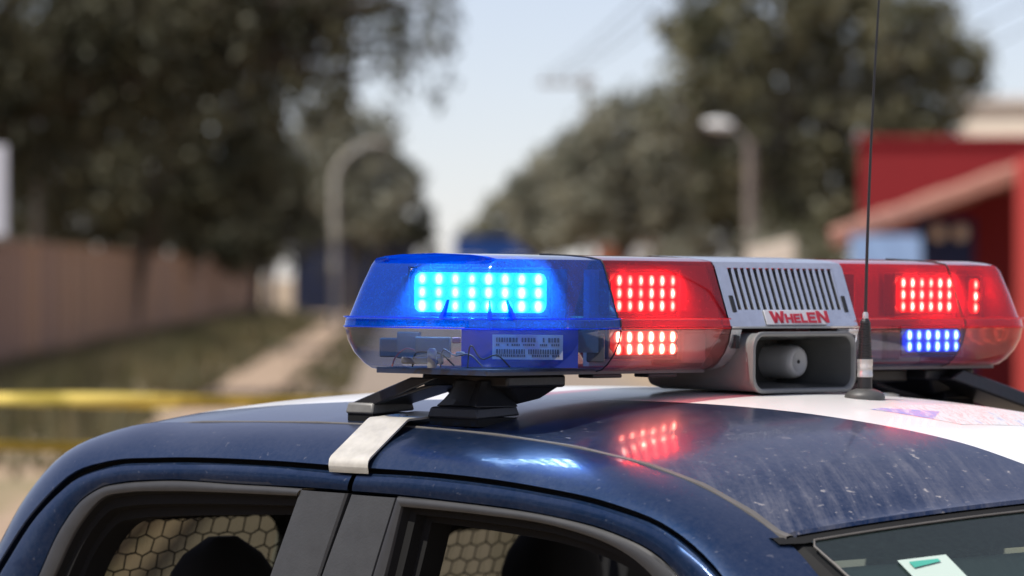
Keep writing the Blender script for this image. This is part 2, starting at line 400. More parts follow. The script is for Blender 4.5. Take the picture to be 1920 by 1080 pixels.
    ri2 = ri[:-1] + [(-.160, 1.6135)]; ri2[-2] = (-.21, 1.614)
    a_, b_ = cr_pairs([(x + .0005, z - .0008) for x, z in ri2], ti, 80); strip(bez, a_, b_, .0015, 5, .0025)
    ch = MB()   # window channel running in behind the bead
    def channel(mb, inner, steps):
        rows = []
        c = np.mean(inner, axis=0); c = np.array([c[0], 1.2])
        for x, z in inner:
            row = []
            for k, off in steps:
                dr = c - np.array([x, z]); dr /= np.linalg.norm(dr); q = np.array([x, z]) + dr * k; row.append(S(*q, off))
            rows.append(row)
        mb.quadgrid(rows)
    channel(ch, b_, ((0, -.002), (.004, -.012), (.018, -.013), (.022, -.03), (.036, -.031), (.038, -.07)))
    ap = MB(); bp_o, bp_i = cr_pairs([(-.0735, 1.6105), (-.105, 1.5), (-.150, 1.33), (-.178, 1.15)], [(-.1625, 1.6115), (-.198, 1.495), (-.245, 1.33), (-.275, 1.15)], 16)
    strip(ap, bp_o, bp_i, .0005, 5, .002, .05)
    # --- front door
    fo = [(-.0575, 1.6365), (.03, 1.637), (.118, 1.6345), (.258, 1.6255), (.396, 1.6085), (.488, 1.586), (.562, 1.548), (.640, 1.484), (.79, 1.364), (1.085, 1.13)]
    fi = [(-.0635, 1.6125), (.022, 1.611), (.125, 1.607), (.268, 1.599), (.408, 1.580), (.482, 1.557), (.521, 1.533), (.585, 1.482), (.72, 1.365), (.96, 1.14)]
    o_, i_ = cr_pairs(fo, fi, 80); front = MB(); strip(front, o_, i_); skin(front, -.17, 1.085, -.182, 1.05)
    fd = vpart('front_door', front, 'paint', truck)
    fbez = MB(); fin = [(.034, 1.597), (.10, 1.5955), (.175, 1.593), (.317, 1.583), (.41, 1.564), (.448, 1.549), (.478, 1.532), (.545, 1.478), (.68, 1.36), (.90, 1.14)]
    fo2 = [(.0225, 1.610), (.095, 1.6075), (.18, 1.604), (.32, 1.5935), (.408, 1.5785), (.46, 1.564), (.505, 1.543), (.583, 1.481), (.718, 1.364), (.958, 1.14)]
    a_, f_ = cr_pairs(fo2, fin, 80); strip(fbez, a_, f_, .0015, 5, .0025)
    fbr = MB(); a2, f2 = cr_pairs([(.0225, 1.6095), (-.003, 1.505), (-.04, 1.33), (-.065, 1.15)], [(.034, 1.597), (.021, 1.506), (-.015, 1.33), (-.04, 1.15)], 14); strip(fbr, a2, f2, .0015, 4, .002)
    fch = MB(); channel(fch, f_, ((0, -.002), (.004, -.012), (.014, -.013), (.018, -.03), (.03, -.031), (.032, -.07)))
    fch2 = MB(); rows = []
    for x, z in f2: rows.append([S(x, z, -.002), S(x + .004, z, -.012), S(x + .016, z, -.013), S(x + .018, z, -.03), S(x + .03, z, -.031), S(x + .03, z, -.07)])
    fch2.quadgrid(rows)
    fap = MB(); p_o, p_i = cr_pairs([(-.0645, 1.6095), (-.0995, 1.5), (-.143, 1.33), (-.171, 1.15)], [(.0205, 1.6085), (-.0045, 1.505), (-.042, 1.33), (-.067, 1.15)], 16)
    strip(fap, p_o, p_i, .0005, 5, .002, .05)
    doors = []
    for door, lst in ((rd, (('window_bead', bez, 'trim_bead'), ('window_channel', ch, 'rubber'), ('pillar_cover', ap, 'applique'))),
                      (fd, (('window_bead', fbez, 'trim_bead'), ('window_bead', fbr, 'trim_bead'), ('window_channel', fch, 'rubber'), ('window_channel', fch2, 'rubber'), ('pillar_cover', fap, 'applique')))):
        md = mirror(door)
        for nm, mb, mt in lst:
            c = vpart(nm, mb, mt, truck, parent=door)
            k = c.copy(); sc.collection.objects.link(k); k.parent = md
    # black inner post behind the door joint
    mb = MB(); rows = []
    for z in (1.66, 1.5, 1.3, 1.15): x = -.06 - (1.646 - z) * .26; rows.append([S(x - .10, z, -.055), S(x - .06, z, -.035), S(x + .06, z, -.035), S(x + .10, z, -.055)])
    mb.quadgrid(rows); p = vpart('inner_post', mb, 'interior_dark', truck); mirror(p)
    mb = MB(); rows = []   # inner quarter trim: dark
    for z in (1.615, 1.55, 1.4, 1.15): x = -.66 - (1.66 - z) * .36; rows.append([S(x - .03, z, -.05), S(x + .05, z, -.075), S(x + .085, z, -.06)])
    mb.quadgrid(rows); p = vpart('quarter_trim', mb, 'interior_dark', truck); mirror(p)

    # rear bulkhead with two framed, meshed openings ---------------------
    def BX(z): return -.735 - (1.69 - z) * .30
    def rrect(y0, y1, z0, z1, r, n=9):
        pts = []
        for cy, cz, a0 in ((y1 - r, z1 - r, 0), (y0 + r, z1 - r, 90), (y0 + r, z0 + r, 180), (y1 - r, z0 + r, 270)):
            for k in range(n): a = R_(a0 + 90 * k / (n - 1)); pts.append((cy + r * math.cos(a), cz + r * math.sin(a)))
        return pts
    def outer_on_rect(pts, y0, y1, z0, z1):
        cy = sum(p[0] for p in pts) / len(pts); cz = sum(p[1] for p in pts) / len(pts); o = []
        for y, z in pts:
            dy, dz = y - cy, z - cz; k = min(((y1 - cy) if dy > 0 else (y0 - cy)) / dy if abs(dy) > 1e-9 else 9e9, ((z1 - cz) if dz > 0 else (z0 - cz)) / dz if abs(dz) > 1e-9 else 9e9)
            o.append((cy + dy * k, cz + dz * k))
        return o
    wall = vpart('rear_bulkhead', _ring2(rrect, outer_on_rect, BX), 'interior_grey', truck)
    for (y0, y1, z0, z1) in OPEN:
        inn = rrect(y0 + .012, y1 - .003, z0 + .01, z1 - .012, .055); outp = rrect(y0 - .012, y1 + .004, z0 - .02, z1 + .022, .06)
        mb = MB(); mb.quadgrid([[(BX(z) - .02, y, z) for y, z in inn], [(BX(z) + .012, y, z) for y, z in inn], [(BX(z) + .012, y, z) for y, z in outp], [(BX(z) - .001, y, z) for y, z in outp]], True)
        fr = vpart('window_gasket', mb, 'rubber', truck, parent=wall)
        gl = MB(); gl.fan([(BX(z) - .012, y, z) for y, z in inn]); vpart('rear_glass', gl, 'rear_glass', truck, parent=wall)
        # guard mesh: staggered welded cells, a little bent
        rnd = random.Random(int(y0 * 100)); ms = MB(); sy, sz = .0165, .0245; nodes = {}
        nz = int((z1 - z0) / sz) + 2; ny = int((y1 - y0) / sy) + 2
        for i in range(nz):
            for j in range(ny): nodes[i, j] = (y0 + j * sy + rnd.uniform(-.0022, .0022), z1 + .010 - i * sz + (.005 if (i + j) % 2 else 0) + rnd.uniform(-.0018, .0018))
        def P(i, j): y, z = nodes[i, j]; return (BX(z) + .022, y, z)
        for i in range(nz):
            for j in range(ny):
                if j + 1 < ny: ms.tube([P(i, j), P(i, j + 1)], .0013, 4, False)
                if i + 1 < nz and (i + j) % 2 == 0: ms.tube([P(i, j), P(i + 1, j)], .0013, 4, False)
        vpart('guard_mesh', ms, 'interior_dark', truck, parent=wall)
    # bulkhead outer skin
    mb = MB(); mb.box((-1.03, -.64, .55), (-.93, .64, 1.17)); vpart('rear_panel', mb, 'paint', truck, .02)

    # seats ---------------------------------------------------------------
    def seat(x, y, w, lean, top, hw, bench=False):
        mb = MB(); mb.prism([(x - .05, y - w, .75), (x + .50, y - w, .75), (x + .50, y + w, .75), (x - .05, y + w, .75)], [(x - .05, y - w, .93), (x + .50, y - w, .95), (x + .50, y + w, .95), (x - .05, y + w, .93)])
        sroot = vpart('seat', mb, 'seat_cloth', truck, .04, seg=3)
        mb = MB(); mb.prism([(x - .07, y - w, .90), (x + .06, y - w, .90), (x + .06, y + w, .90), (x - .07, y + w, .90)], [(x - .07 - lean, y - w * .85, top - .19), (x + .02 - lean, y - w * .85, top - .19), (x + .02 - lean, y + w * .85, top - .19), (x - .07 - lean, y + w * .85, top - .19)])
        vpart('backrest', mb, 'seat_cloth', truck, .04, parent=sroot, seg=3)
        for yy in ((y,) if not bench else (y - .36, y + .36)):
            rows = []
            for u in np.linspace(0, 1, 9):
                z = top - .20 + .20 * u; k = math.sqrt(max(0, 1 - max(0, (u - .45) / .55) ** 2.2)) if u < 1 else .25
                rows.append([(x - lean - .03 + .05 * k * math.cos(a), yy + hw * k * np.sign(math.sin(a)) * abs(math.sin(a)) ** .6, z) for a in np.linspace(0, 2 * math.pi, 24, endpoint=False)])
            mb = MB(); mb.quadgrid(rows, True); mb.fan(rows[-1]); vpart('headrest', mb, 'seat_cloth', truck, parent=sroot)
    seat(-.50, 0, .58, .10, 1.515, .105, True)
    seat(.34, -.36, .25, .12, 1.50, .12); seat(.34, .36, .25, .12, 1.50, .12)
    # windscreen ------------------------------------------------------------
    def ws(u, Y):   # u 0 at header, 1 at cowl
        X0 = roof_x(1, Y) + .007; Z0 = roof_z(1, Y) - .009
        X1 = 1.42 - .55 * Y * Y; Z1 = 1.11; s_ = u; bow = .05 * 4 * u * (1 - u) * .5
        return (X0 + (X1 - X0) * s_ + bow * .5, Y * (1 + .14 * u), Z0 + (Z1 - Z0) * s_ + bow)
    rows = [[ws(u, Y) for Y in np.linspace(-.548, .548, 41)] for u in np.linspace(0.012, 1, 24)]
    mb = MB(); mb.quadgrid(rows); wsn = vpart('windscreen', mb, 'glass_tint', truck)
    # light edge trim round the glass
    mb = MB(); path = [ws(u, -.552) for u in np.linspace(1, .03, 20)] + [ws(.014, Y) for Y in np.linspace(-.545, .545, 41)] + [ws(u, .552) for u in np.linspace(.03, 1, 20)]
    mb.tube([(p[0], p[1], p[2] + .002) for p in path], .0016, 6); vpart('glass_edge', mb, 'moulding', truck, parent=wsn)
    mb = MB(); rows = []
    for Y in np.linspace(-.585, .585, 41):
        h = (roof_x(1, Y), Y, roof_z(1, min(.56, abs(Y)))); rows.append([(h[0] - .012, h[1], h[2] - .008), (h[0] + .002, h[1], h[2] - .0075), (h[0] + .014, h[1], h[2] - .0145)])
    mb.quadgrid(rows); vpart('windscreen_seal', mb, 'rubber', truck, parent=wsn)
    Dp = np.array(D[13:]); mb = MB(); rows = []
    for k in np.linspace(0, 1, 26):
        j = k * (len(Dp) - 1); i = min(int(j), len(Dp) - 2); a_ = Dp[i] + (Dp[i + 1] - Dp[i]) * (j - i)
        us = np.linspace(0, 1, 60); u_ = us[np.argmin([abs(ws(u, -.55)[0] - a_[0]) for u in us])]; g_ = np.array(ws(u_, -.553))
        rows.append([a_ + (0, .003, -.006), a_ * .6 + g_ * .4 + (0, 0, -.007), a_ * .2 + g_ * .8 + (0, 0, -.005), g_ + (0, .012, -.004)])
    mb.quadgrid(rows); pf = vpart('pillar_filler', mb, 'rubber', truck); mirror(pf)
    def on_glass(u, Y, lift=.003): p = Vector(ws(u, Y)); return (p.x + lift * .4, p.y, p.z + lift)
    mb = MB(); mb.fan([on_glass(.098, -.485), on_glass(.100, -.424), on_glass(.22, -.43), on_glass(.22, -.490)]); stk = vpart('inspection_sticker', mb, 'sticker', truck, parent=wsn)
    tag(stk, 'pale green inspection sticker')
    mb = MB(); mb.fan([on_glass(.108, -.476, .0045), on_glass(.110, -.440, .0045), on_glass(.117, -.440, .0045), on_glass(.124, -.477, .0045)]); vpart('sticker_print', mb, 'sticker_green', truck, parent=wsn)
    mb = MB(); mb.box((.99, -.66, 1.0), (1.45, .66, 1.12)); vpart('dashboard', mb, 'interior_dark', truck, .03)
    mb = MB(); mb.prism([(.60, -.56, 1.548), (.62, -.56, 1.548), (.67, -.01, 1.556), (.65, -.01, 1.556)], [(.53, -.56, 1.578), (.55, -.56, 1.578), (.62, -.01, 1.60), (.60, -.01, 1.60)]); v_ = vpart('header_trim', mb, 'seat_cloth', truck, .004); mirror(v_)
    mb = MB(); mb.prism([(.70, -.50, 1.42), (.715, -.50, 1.42), (.735, -.06, 1.42), (.72, -.06, 1.42)], [(.62, -.53, 1.540), (.635, -.53, 1.540), (.68, -.03, 1.550), (.665, -.03, 1.550)]); v_ = vpart('sun_visor', mb, 'interior_grey', truck, .006); mirror(v_)
    mb = MB(); mb.box((.72, -.12, 1.47), (.735, .12, 1.53)); vpart('rear_view_mirror', mb, 'interior_dark', truck, .012)
    # rest of the truck, below and beside the frame ----------------------------
    mb = MB(); mb.prism([(1.05, -.80, .55), (2.25, -.78, .55), (2.25, .78, .55), (1.05, .80, .55)], [(1.12, -.74, 1.10), (2.15, -.66, .98), (2.15, .66, .98), (1.12, .74, 1.10)]); vpart('hood', mb, 'paint', truck, .06, seg=4)
    for s_ in (-1, 1):
        mb = MB(); mb.box((-2.55, s_ * .80 - .04, .58), (-1.06, s_ * .80 + .04, 1.12)); vpart('bed_side', mb, 'paint', truck, .03)
    mb = MB(); mb.box((-2.60, -.76, .58), (-2.56, .76, 1.10)); vpart('tailgate', mb, 'paint', truck, .015)
    mb = MB(); mb.box((-2.55, -.76, .58), (-1.06, .76, .64)); vpart('bed_floor', mb, 'black_plastic', truck)
    mb = MB(); mb.box((-.92, -.72, .42), (1.06, .72, .54)); vpart('cab_floor', mb, 'black_plastic', truck)
    wm = MB(); wm.lathe([(.20, -.11), (.34, -.11), (.36, -.09), (.36, .09), (.34, .11), (.20, .11)], n=32, axis='y'); wmesh = wm.mesh('tyre')
    rm = MB(); rm.lathe([(.02, -.07), (.05, -.07), (.12, -.04), (.19, -.09), (.205, -.09), (.205, .09), (.02, .09)], n=32, axis='y'); rmesh = rm.mesh('rim')
    for x in (1.62, -1.70):
        for y in (-.70, .70):
            o = link('wheel', wmesh, 'tyre', truck); o.location = (x, y, .355); r = link('rim', rmesh, 'rim', o); r.rotation_euler = (0, 0, 0 if y < 0 else math.pi)

OPEN = [(-.47, -.065, 1.25, 1.545), (.245, .53, 1.25, 1.505)]
def _ring2(rrect, outer, BX):
    mb = MB()
    for (y0, y1, z0, z1), (a, b) in zip(OPEN, ((-.56, .08), (.08, .56))):
        inn = rrect(y0, y1, z0, z1, .055); o = outer(inn, a, b, 1.10, 1.62)
        mb.quadgrid([[(BX(z), y, z) for y, z in o], [(BX(z), y, z) for y, z in inn], [(BX(z) - .03, y, z) for y, z in inn]], True)
    return mb
lens('rear_glass', (0.20, 0.205, 0.16), (0.3, 0.3, 0.26), 0.05, 0.02)
build_cab()

def build_decal():
    """faded flag-like emblem on the white stripe, laid on the roof skin"""
    rnd = random.Random(8)
    root = None
    def patch(name, pts, mat, lift):
        mb = MB(); rows = []
        (x0, y0), (x1, y1), (x2, y2), (x3, y3) = pts
        for u in np.linspace(0, 1, 9):
            r = []
            for v in np.linspace(0, 1, 6):
                X = (1-u)*(1-v)*x0 + u*(1-v)*x1 + u*v*x2 + (1-u)*v*x3; Y = (1-u)*(1-v)*y0 + u*(1-v)*y1 + u*v*y2 + (1-u)*v*y3
                r.append((X, Y, roof_at(X, Y) + lift))
            rows.append(r)
        mb.quadgrid(rows); return vpart(name, mb, mat, truck, parent=root)
    g = NT('emblem'); v = g.coords(); sp = g.n('SeparateXYZ', Vector=v)
    st = g.noise(26, 4, .7, g.scaled(g.n('Mapping', Vector=v, Rotation=(0, 0, R_(38))).outputs[0], .35, 2.2, 1), .8)
    W_ = (.60, .595, .59)
    col = g.ramp(st, [(.30, (.46, .40, .46)), (.37, W_), (.47, W_), (.50, (.62, .36, .36)), (.54, W_), (.62, W_), (.67, (.42, .42, .55))])
    bl = g.math('MULTIPLY', g.math('SUBTRACT', .02, g.math('ADD', sp.outputs[1], g.math('MULTIPLY', g.math('ABSOLUTE', g.math('SUBTRACT', sp.outputs[0], .40)), 1.6))), 400, True)
    col = g.mix(g.math('MULTIPLY', bl, g.ramp(st, [(.40, (.3, .3, .3)), (.55, (.9, .9, .9))])), col, C4((.22, .25, .55)))
    p = g.n('BsdfPrincipled', Base__Color=col, Roughness=.5); g.surf(p.outputs[0])
    root = patch('roof_emblem', [(.36, -.085), (.49, -.05), (.54, .30), (.30, .26)], 'emblem', .0004); tag(root, 'faded blue and red emblem printed on the white roof stripe')
build_decal()

# ================================================================== light bar
WZ = 1.834
bar = vthing('light_bar', (0, 0, 1.70), 'long police light bar with blue and red lenses mounted across the truck roof', 'light bar')
YD = [-.36, -.131, .154, .407]; YE0, YE1 = -.618, .603
HD = .15
UP = [(0.0, 0.000), (.0015, .009), (.0035, .011), (.006, .012), (.020, .050), (.033, .084), (.038, .0905), (.055, .0935), (.085, .096), (.15, .0975)]   # (inset, height) of the upper lens
LO = [(0.0, -.0035), (.0015, -.008), (.004, -.020), (.012, -.036), (.024, -.050), (.034, -.0575), (.045, -.0600)]
def end_plan(ye, sgn, n=11, r=None):
    """front divider -> round the end -> rear divider, waist outline; returns pts and outward normals"""
    pts = []; r = r or (.052 if sgn < 0 else .078)
    def arc(cx, cy, a0, a1):
        for k in range(n): a = R_(a0 + (a1 - a0) * k / (n - 1)); pts.append((cx + r * math.cos(a), cy + sgn * r * math.sin(a), math.cos(a), sgn * math.sin(a)))
    arc(HD - r, ye - sgn * r, 0, 90); arc(-HD + r, ye - sgn * r, 90, 180); return pts
def dome_end(ydiv, ye, sgn, prof):
    pl = [(HD, ydiv, 1, 0)] + [(HD, ydiv + (ye - sgn * .085 - ydiv) * k / 4, 1, 0) for k in range(1, 4)] + end_plan(ye, sgn) + [(-HD, ydiv + (ye - sgn * .085 - ydiv) * k / 4, -1, 0) for k in range(3, 0, -1)] + [(-HD, ydiv, -1, 0)]
    rows = []
    for ins, h in prof:
        row = []
        for x, y, nx, ny in pl:
            bulge = .0
            row.append((x - nx * ins, y - ny * ins * 1.15, WZ + h - (.007 * abs(ny) if h > .08 else 0)))
        rows.append(row)
    if prof is UP:
        rows[-1] = [(0, y - ny * .15, WZ + .0975) if abs(ny) < .01 else (x - nx * .15, y - ny * .15, WZ + .0975) for x, y, nx, ny in pl]
        # close the crown along the centre line
        rows[-1] = [(0.0, (y if abs(ny) < .01 else ye - sgn * .15), WZ + .0978) for x, y, nx, ny in pl]
    mb = MB(); mb.quadgrid(rows); return mb
def dome_mid(y0, y1, prof, g=.0008):
    ys = np.linspace(y0 + g, y1 - g, 7)
    row = [(HD - i, WZ + h) for i, h in prof]; back = [(-x, z) for x, z in row[::-1]]
    mb = MB()
    if prof is UP: sec = row[:-1] + [(0, WZ + .0978)] + back[1:]; mb.quadgrid([[(x, y, z) for x, z in sec] for y in ys])
    else:
        mb.quadgrid([[(x, y, z) for x, z in row] for y in ys]); mb.quadgrid([[(x, y, z) for x, z in back] for y in ys])
    return mb
def lens_pair(y0, y1, up, lo, end=None):
    if end: a, b = dome_end(y0, y1, end, UP), dome_end(y0, y1, end, LO)
    else: a, b = dome_mid(y0, y1, UP), dome_mid(y0, y1, LO)
    return vpart('upper_lens', a, up, bar), vpart('lower_lens', b, lo, bar)
lens('lens_pink', (0.90, 0.55, 0.58), (0.62, 0.34, 0.34), 0.16)
bu, bl = lens_pair(YD[0] - .001, YE0, 'lens_blue', 'lens_clear', -1); tag(bu, 'blue end lens'); tag(bl, 'clear lower end lens')
ru, rl = lens_pair(YD[0], YD[1], 'lens_red', 'lens_pink'); fu, fl = lens_pair(YD[2], YD[3], 'lens_red', 'lens_clear')
eu, el = lens_pair(YD[3] + .001, YE1, 'lens_red', 'lens_pink', 1)

def bar_guts():
    # floor tray of the bar, following the end outline
    pl = [(HD - .046, YD[0])] + [(x - nx * .044, y - ny * .044) for x, y, nx, ny in end_plan(YE0, -1)] + [(-HD + .046, YD[0])]
    pr = [(-HD + .046, YD[3])] + [(x - nx * .044, y - ny * .044) for x, y, nx, ny in end_plan(YE1, 1)][::-1] + [(HD - .046, YD[3])]
    pl = [(HD - .046, YD[1] - .002)] + pl + [(-HD + .046, YD[1] - .002)]; pr = [(-HD + .046, YD[2] + .002)] + pr + [(HD - .046, YD[2] + .002)]
    for loop in (pl, pr):
        mb = MB(); mb.prism([(x, y, WZ - .064) for x, y in loop], [(x, y, WZ - .056) for x, y in loop]); vpart('base_tray', mb, 'tray', bar)
    mb = MB(); mb.box((-.104, YD[1], WZ - .064), (-.045, YD[2], WZ - .056)); vpart('base_tray', mb, 'tray', bar)
    # a little loom of wires over the circuit boxes
    for k, (x_, y_) in enumerate(((-.06, -.59), (-.02, -.592), (.03, -.590), (.075, -.585))):
        mb = MB(); mb.tube(cr([(x_, y_ + .004, WZ - .054), (x_ + .012, y_ - .002, WZ - .042 + .006 * k), (x_ + .03, y_, WZ - .030 - .004 * k), (x_ + .05, y_ + .006, WZ - .036), (x_ + .062, y_ + .02, WZ - .052)], 18), .0011, 6); vpart('wire', mb, ('decal_red', 'rubber', 'tray', 'rubber')[k], bar)
    # sealing joints between the lens sections
    for y, m in ((YD[0] - .0005, 'slot_dark'), (YD[3] + .0005, 'slot_dark')):
        mb = MB(); sec = [(HD + .0004 - i, WZ + h) for i, h in UP[:-1]] + [(0, WZ + .0983)]; 
        mb.tube([(x, y, z + .0003) for x, z in sec], .0012, 5)
        vpart('joint_seal', mb, m, bar)
        mb = MB(); mb.tube([(HD + .0004 - i, y, WZ + h) for i, h in LO], .0011, 5); vpart('joint_seal', mb, m, bar)
    # waist flange along every lens section (double bead)
    for par, y0, y1, e, mt in ((bu, YD[0] - .002, YE0, -1, 'lens_blue'), (ru, YD[0] + .002, YD[1] - .002, 0, 'lens_red'), (fu, YD[2] + .002, YD[3] - .002, 0, 'lens_red'), (eu, YD[3] + .002, YE1, 1, 'lens_red')):
        mb = MB()
        for dz in (.0115, -.0015):
            if e: path = [(HD + .001, y0, WZ + dz)] + [(x + nx * .001, y + ny * .001, WZ + dz) for x, y, nx, ny in end_plan(y1, e)] + [(-HD - .001, y0, WZ + dz)]; mb.tube(path, .0011, 6)
            else:
                for s_ in (1, -1): mb.tube([(s_ * (HD + .001), y0, WZ + dz), (s_ * (HD + .001), y1, WZ + dz)], .0011, 6)
        vpart('lens_flange', mb, mt, bar, parent=par)
    # little moulded fins at the foot of the blue lens
    for par, pts in ((bu, ((.062, YE0, 0), (HD - .012, YE0 + .012, 45), (HD, YE0 + .045, 90))),):
        for x, y, a in pts:
            mb = MB(); d = Vector((math.sin(R_(a)), -math.cos(R_(a)), 0)); t = Vector((-d.y, d.x, 0)) * .0035; b = Vector((x, y, WZ + .012)); ti = b - d * .012 + Vector((0, 0, .024))
            mb.prism([b + t + d * .002, b - t + d * .002, b - t - d * .004, b + t - d * .004], [ti + t * .2 + d * .0015, ti - t * .2 + d * .0015, ti - t * .2 - d * .002, ti + t * .2 - d * .002]); vpart('lens_fin', mb, 'lens_blue', bar, parent=par)
    # LED modules ----------------------------------------------------
    dsk = {}
    def module(c, nrm, cols, rows_, pu, pv, mat, back=True):
        nrm = Vector(nrm).normalized(); u = Vector((0, 0, 1)).cross(nrm).normalized(); up = Vector((0, 0, 1))
        wv, hv = cols * pu / 2 + .006, rows_ * pv / 2 + .005; c = Vector(c)
        q = lambda a, b, d: c + u * a + up * b + nrm * d
        mb = MB(); mb.prism([q(-wv, -hv, -.022), q(wv, -hv, -.022), q(wv, hv, -.022), q(-wv, hv, -.022)], [q(-wv, -hv, -.004), q(wv, -hv, -.004), q(wv, hv, -.004), q(-wv, hv, -.004)])
        body = vpart('led_module', mb, 'module_body', bar, .002)
        rim = MB(); rim.quadgrid([[q(-wv, -hv, -.003), q(wv, -hv, -.003), q(wv, hv, -.003), q(-wv, hv, -.003)], [q(-wv - .002, -hv - .002, .0005), q(wv + .002, -hv - .002, .0005), q(wv + .002, hv + .002, .0005), q(-wv - .002, hv + .002, .0005)]], True)
        vpart('reflector', rim, 'module_body', bar, parent=body)
        wl, hl = cols * pu / 2, rows_ * pv / 2
        k_ = min(.010, wl * .5); oc = [(-wl, -hl + k_), (-wl + k_, -hl), (wl - k_, -hl), (wl, -hl + k_), (wl, hl - k_), (wl - k_, hl), (-wl + k_, hl), (-wl, hl - k_)]
        pm = MB(); pm.prism([q(a_, b_, -.0038) for a_, b_ in oc], [q(a_, b_, -.0030) for a_, b_ in oc])
        vpart('led_glow_plate', pm, mat.replace('led', 'plate'), bar, parent=body)  # plate given its own glow for the light spread between the LEDs
        key = (mat, round(pu, 4), round(pv, 4))
        if key not in dsk:
            m = MB(); a, b = pu * .46, pv * .46
            ring = lambda k, d: [(a * k * math.cos(t) * (1 if True else 1), d, b * k * math.sin(t)) for t in np.linspace(0, 2 * math.pi, 14, endpoint=False)]
            m.quadgrid([ring(1, 0), ring(.75, -.0005), ring(.35, -.0008)], True); m.fan(ring(.35, -.0008)); dsk[key] = m.mesh('led')
        M = Matrix((u, -nrm, up)).transposed().to_4x4()
        for i in range(cols):
            for j in range(rows_):
                o = link('led', dsk[key], mat, body); p = q((i - (cols - 1) / 2) * pu, (j - (rows_ - 1) / 2) * pv, .001) - BASE[bar.name]
                o.matrix_local = Matrix.Translation(p) @ M
        return body
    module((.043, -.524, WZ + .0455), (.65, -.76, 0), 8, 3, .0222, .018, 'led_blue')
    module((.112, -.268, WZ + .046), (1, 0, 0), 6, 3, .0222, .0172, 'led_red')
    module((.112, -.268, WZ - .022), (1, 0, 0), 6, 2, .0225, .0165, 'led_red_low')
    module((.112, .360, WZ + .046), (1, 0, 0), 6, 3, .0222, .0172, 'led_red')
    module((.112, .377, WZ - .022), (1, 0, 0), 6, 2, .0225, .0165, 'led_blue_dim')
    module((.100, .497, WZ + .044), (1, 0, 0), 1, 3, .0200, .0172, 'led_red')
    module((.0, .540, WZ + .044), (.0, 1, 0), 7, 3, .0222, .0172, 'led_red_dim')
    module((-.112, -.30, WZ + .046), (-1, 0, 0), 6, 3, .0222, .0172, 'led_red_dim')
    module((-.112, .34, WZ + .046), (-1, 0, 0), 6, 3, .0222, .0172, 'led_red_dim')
    for y0_, y1_ in ((-.555, -.37), (.42, .53)):
        mb = MB(); mb.box((-.075, y0_, WZ + .002), (-.07, y1_, WZ + .068)); vpart('fill_reflector', mb, 'pcb_white', bar)  # pale wall added to brighten the inside of the lens
    for y_ in (-.372, .415):
        mb = MB(); mb.box((-.10, y_ - .002, WZ - .05), (.060, y_ + .002, WZ + .078)); vpart('partition', mb, 'pcb_white', bar)
    for y0_, y1_ in ((-.35, -.21), (.212, .40)):
        mb = MB(); n_ = 26; mb.quadgrid([[(.072 + (.006 if k % 2 else 0), y0_ + (y1_ - y0_) * k / n_, z) for k in range(n_ + 1)] for z in (WZ - .054, WZ + .078)]); vpart('fill_reflector', mb, 'reflector_white', bar, 0, 0)  # ribbed wall added to brighten the red lens
    # inner partitions and electronics seen through the clear lower lens
    mb = MB(); mb.prism([(-.10, -.142, WZ - .056), (.104, -.142, WZ - .056), (.104, -.139, WZ - .056), (-.10, -.139, WZ - .056)], [(-.10, -.142, WZ - .002), (.145, -.142, WZ - .002), (.145, -.139, WZ - .002), (-.10, -.139, WZ - .002)]); vpart('partition', mb, 'tray', bar)
    mb = MB(); mb.prism([(-.10, -.142, WZ - .001), (.145, -.142, WZ - .001), (.145, -.139, WZ - .001), (-.10, -.139, WZ - .001)], [(-.10, -.142, WZ + .085), (.11, -.142, WZ + .085), (.11, -.139, WZ + .085), (-.10, -.139, WZ + .085)]); vpart('partition', mb, 'tray', bar)
    mb = MB(); mb.box((-.10, .205, WZ - .055), (.10, .208, WZ + .075)); vpart('partition', mb, 'reflector', bar)
    mb = MB(); mb.box((-.085, -.42, WZ - .055), (-.08, -.22, WZ + .07)); vpart('partition', mb, 'tray', bar)
    nrm = Vector((.65, -.76, 0)).normalized(); u = Vector((0, 0, 1)).cross(nrm)
    def facing(c, w, h, t=.002): 
        c = Vector(c); z = Vector((0, 0, 1)); q = lambda a, b, d: c + u * a + z * b + nrm * d; m = MB()
        m.prism([q(-w, -h, -t), q(w, -h, -t), q(w, h, -t), q(-w, h, -t)], [q(-w, -h, 0), q(w, -h, 0), q(w, h, 0), q(-w, h, 0)]); return m, q
    m, q = facing((.105, -.497, WZ - .0265), .047, .0165); plate = vpart('data_plate', m, 'label_white', bar)
    m2, _ = facing((.086, -.492, WZ - .028), .078, .026, .003); vpart('led_glow_panel', m2, 'led_glow_tone', bar)  # added blue sheet: LED glow inside the lens put into its colour
    rnd = random.Random(3)   # its print is too small to read: rows of short strokes
    ink = MB()
    for row, (b, h, wd) in enumerate(((.0095, .0030, .0030), (.0030, .0014, .0022), (-.0060, .0032, .0026), (-.0115, .0016, .0022))):
        a = -.042
        while a < .041:
            k = wd * rnd.uniform(.5, 1.1)
            if rnd.random() < .85: ink.prism([q(a, b - h, .0002), q(a + k, b - h, .0002), q(a + k, b + h, .0002), q(a, b + h, .0002)], [q(a, b - h, .0006), q(a + k, b - h, .0006), q(a + k, b + h, .0006), q(a, b + h, .0006)])
            a += k + wd * .45
    vpart('plate_print', ink, 'label_ink', bar, 0, 0, parent=plate)
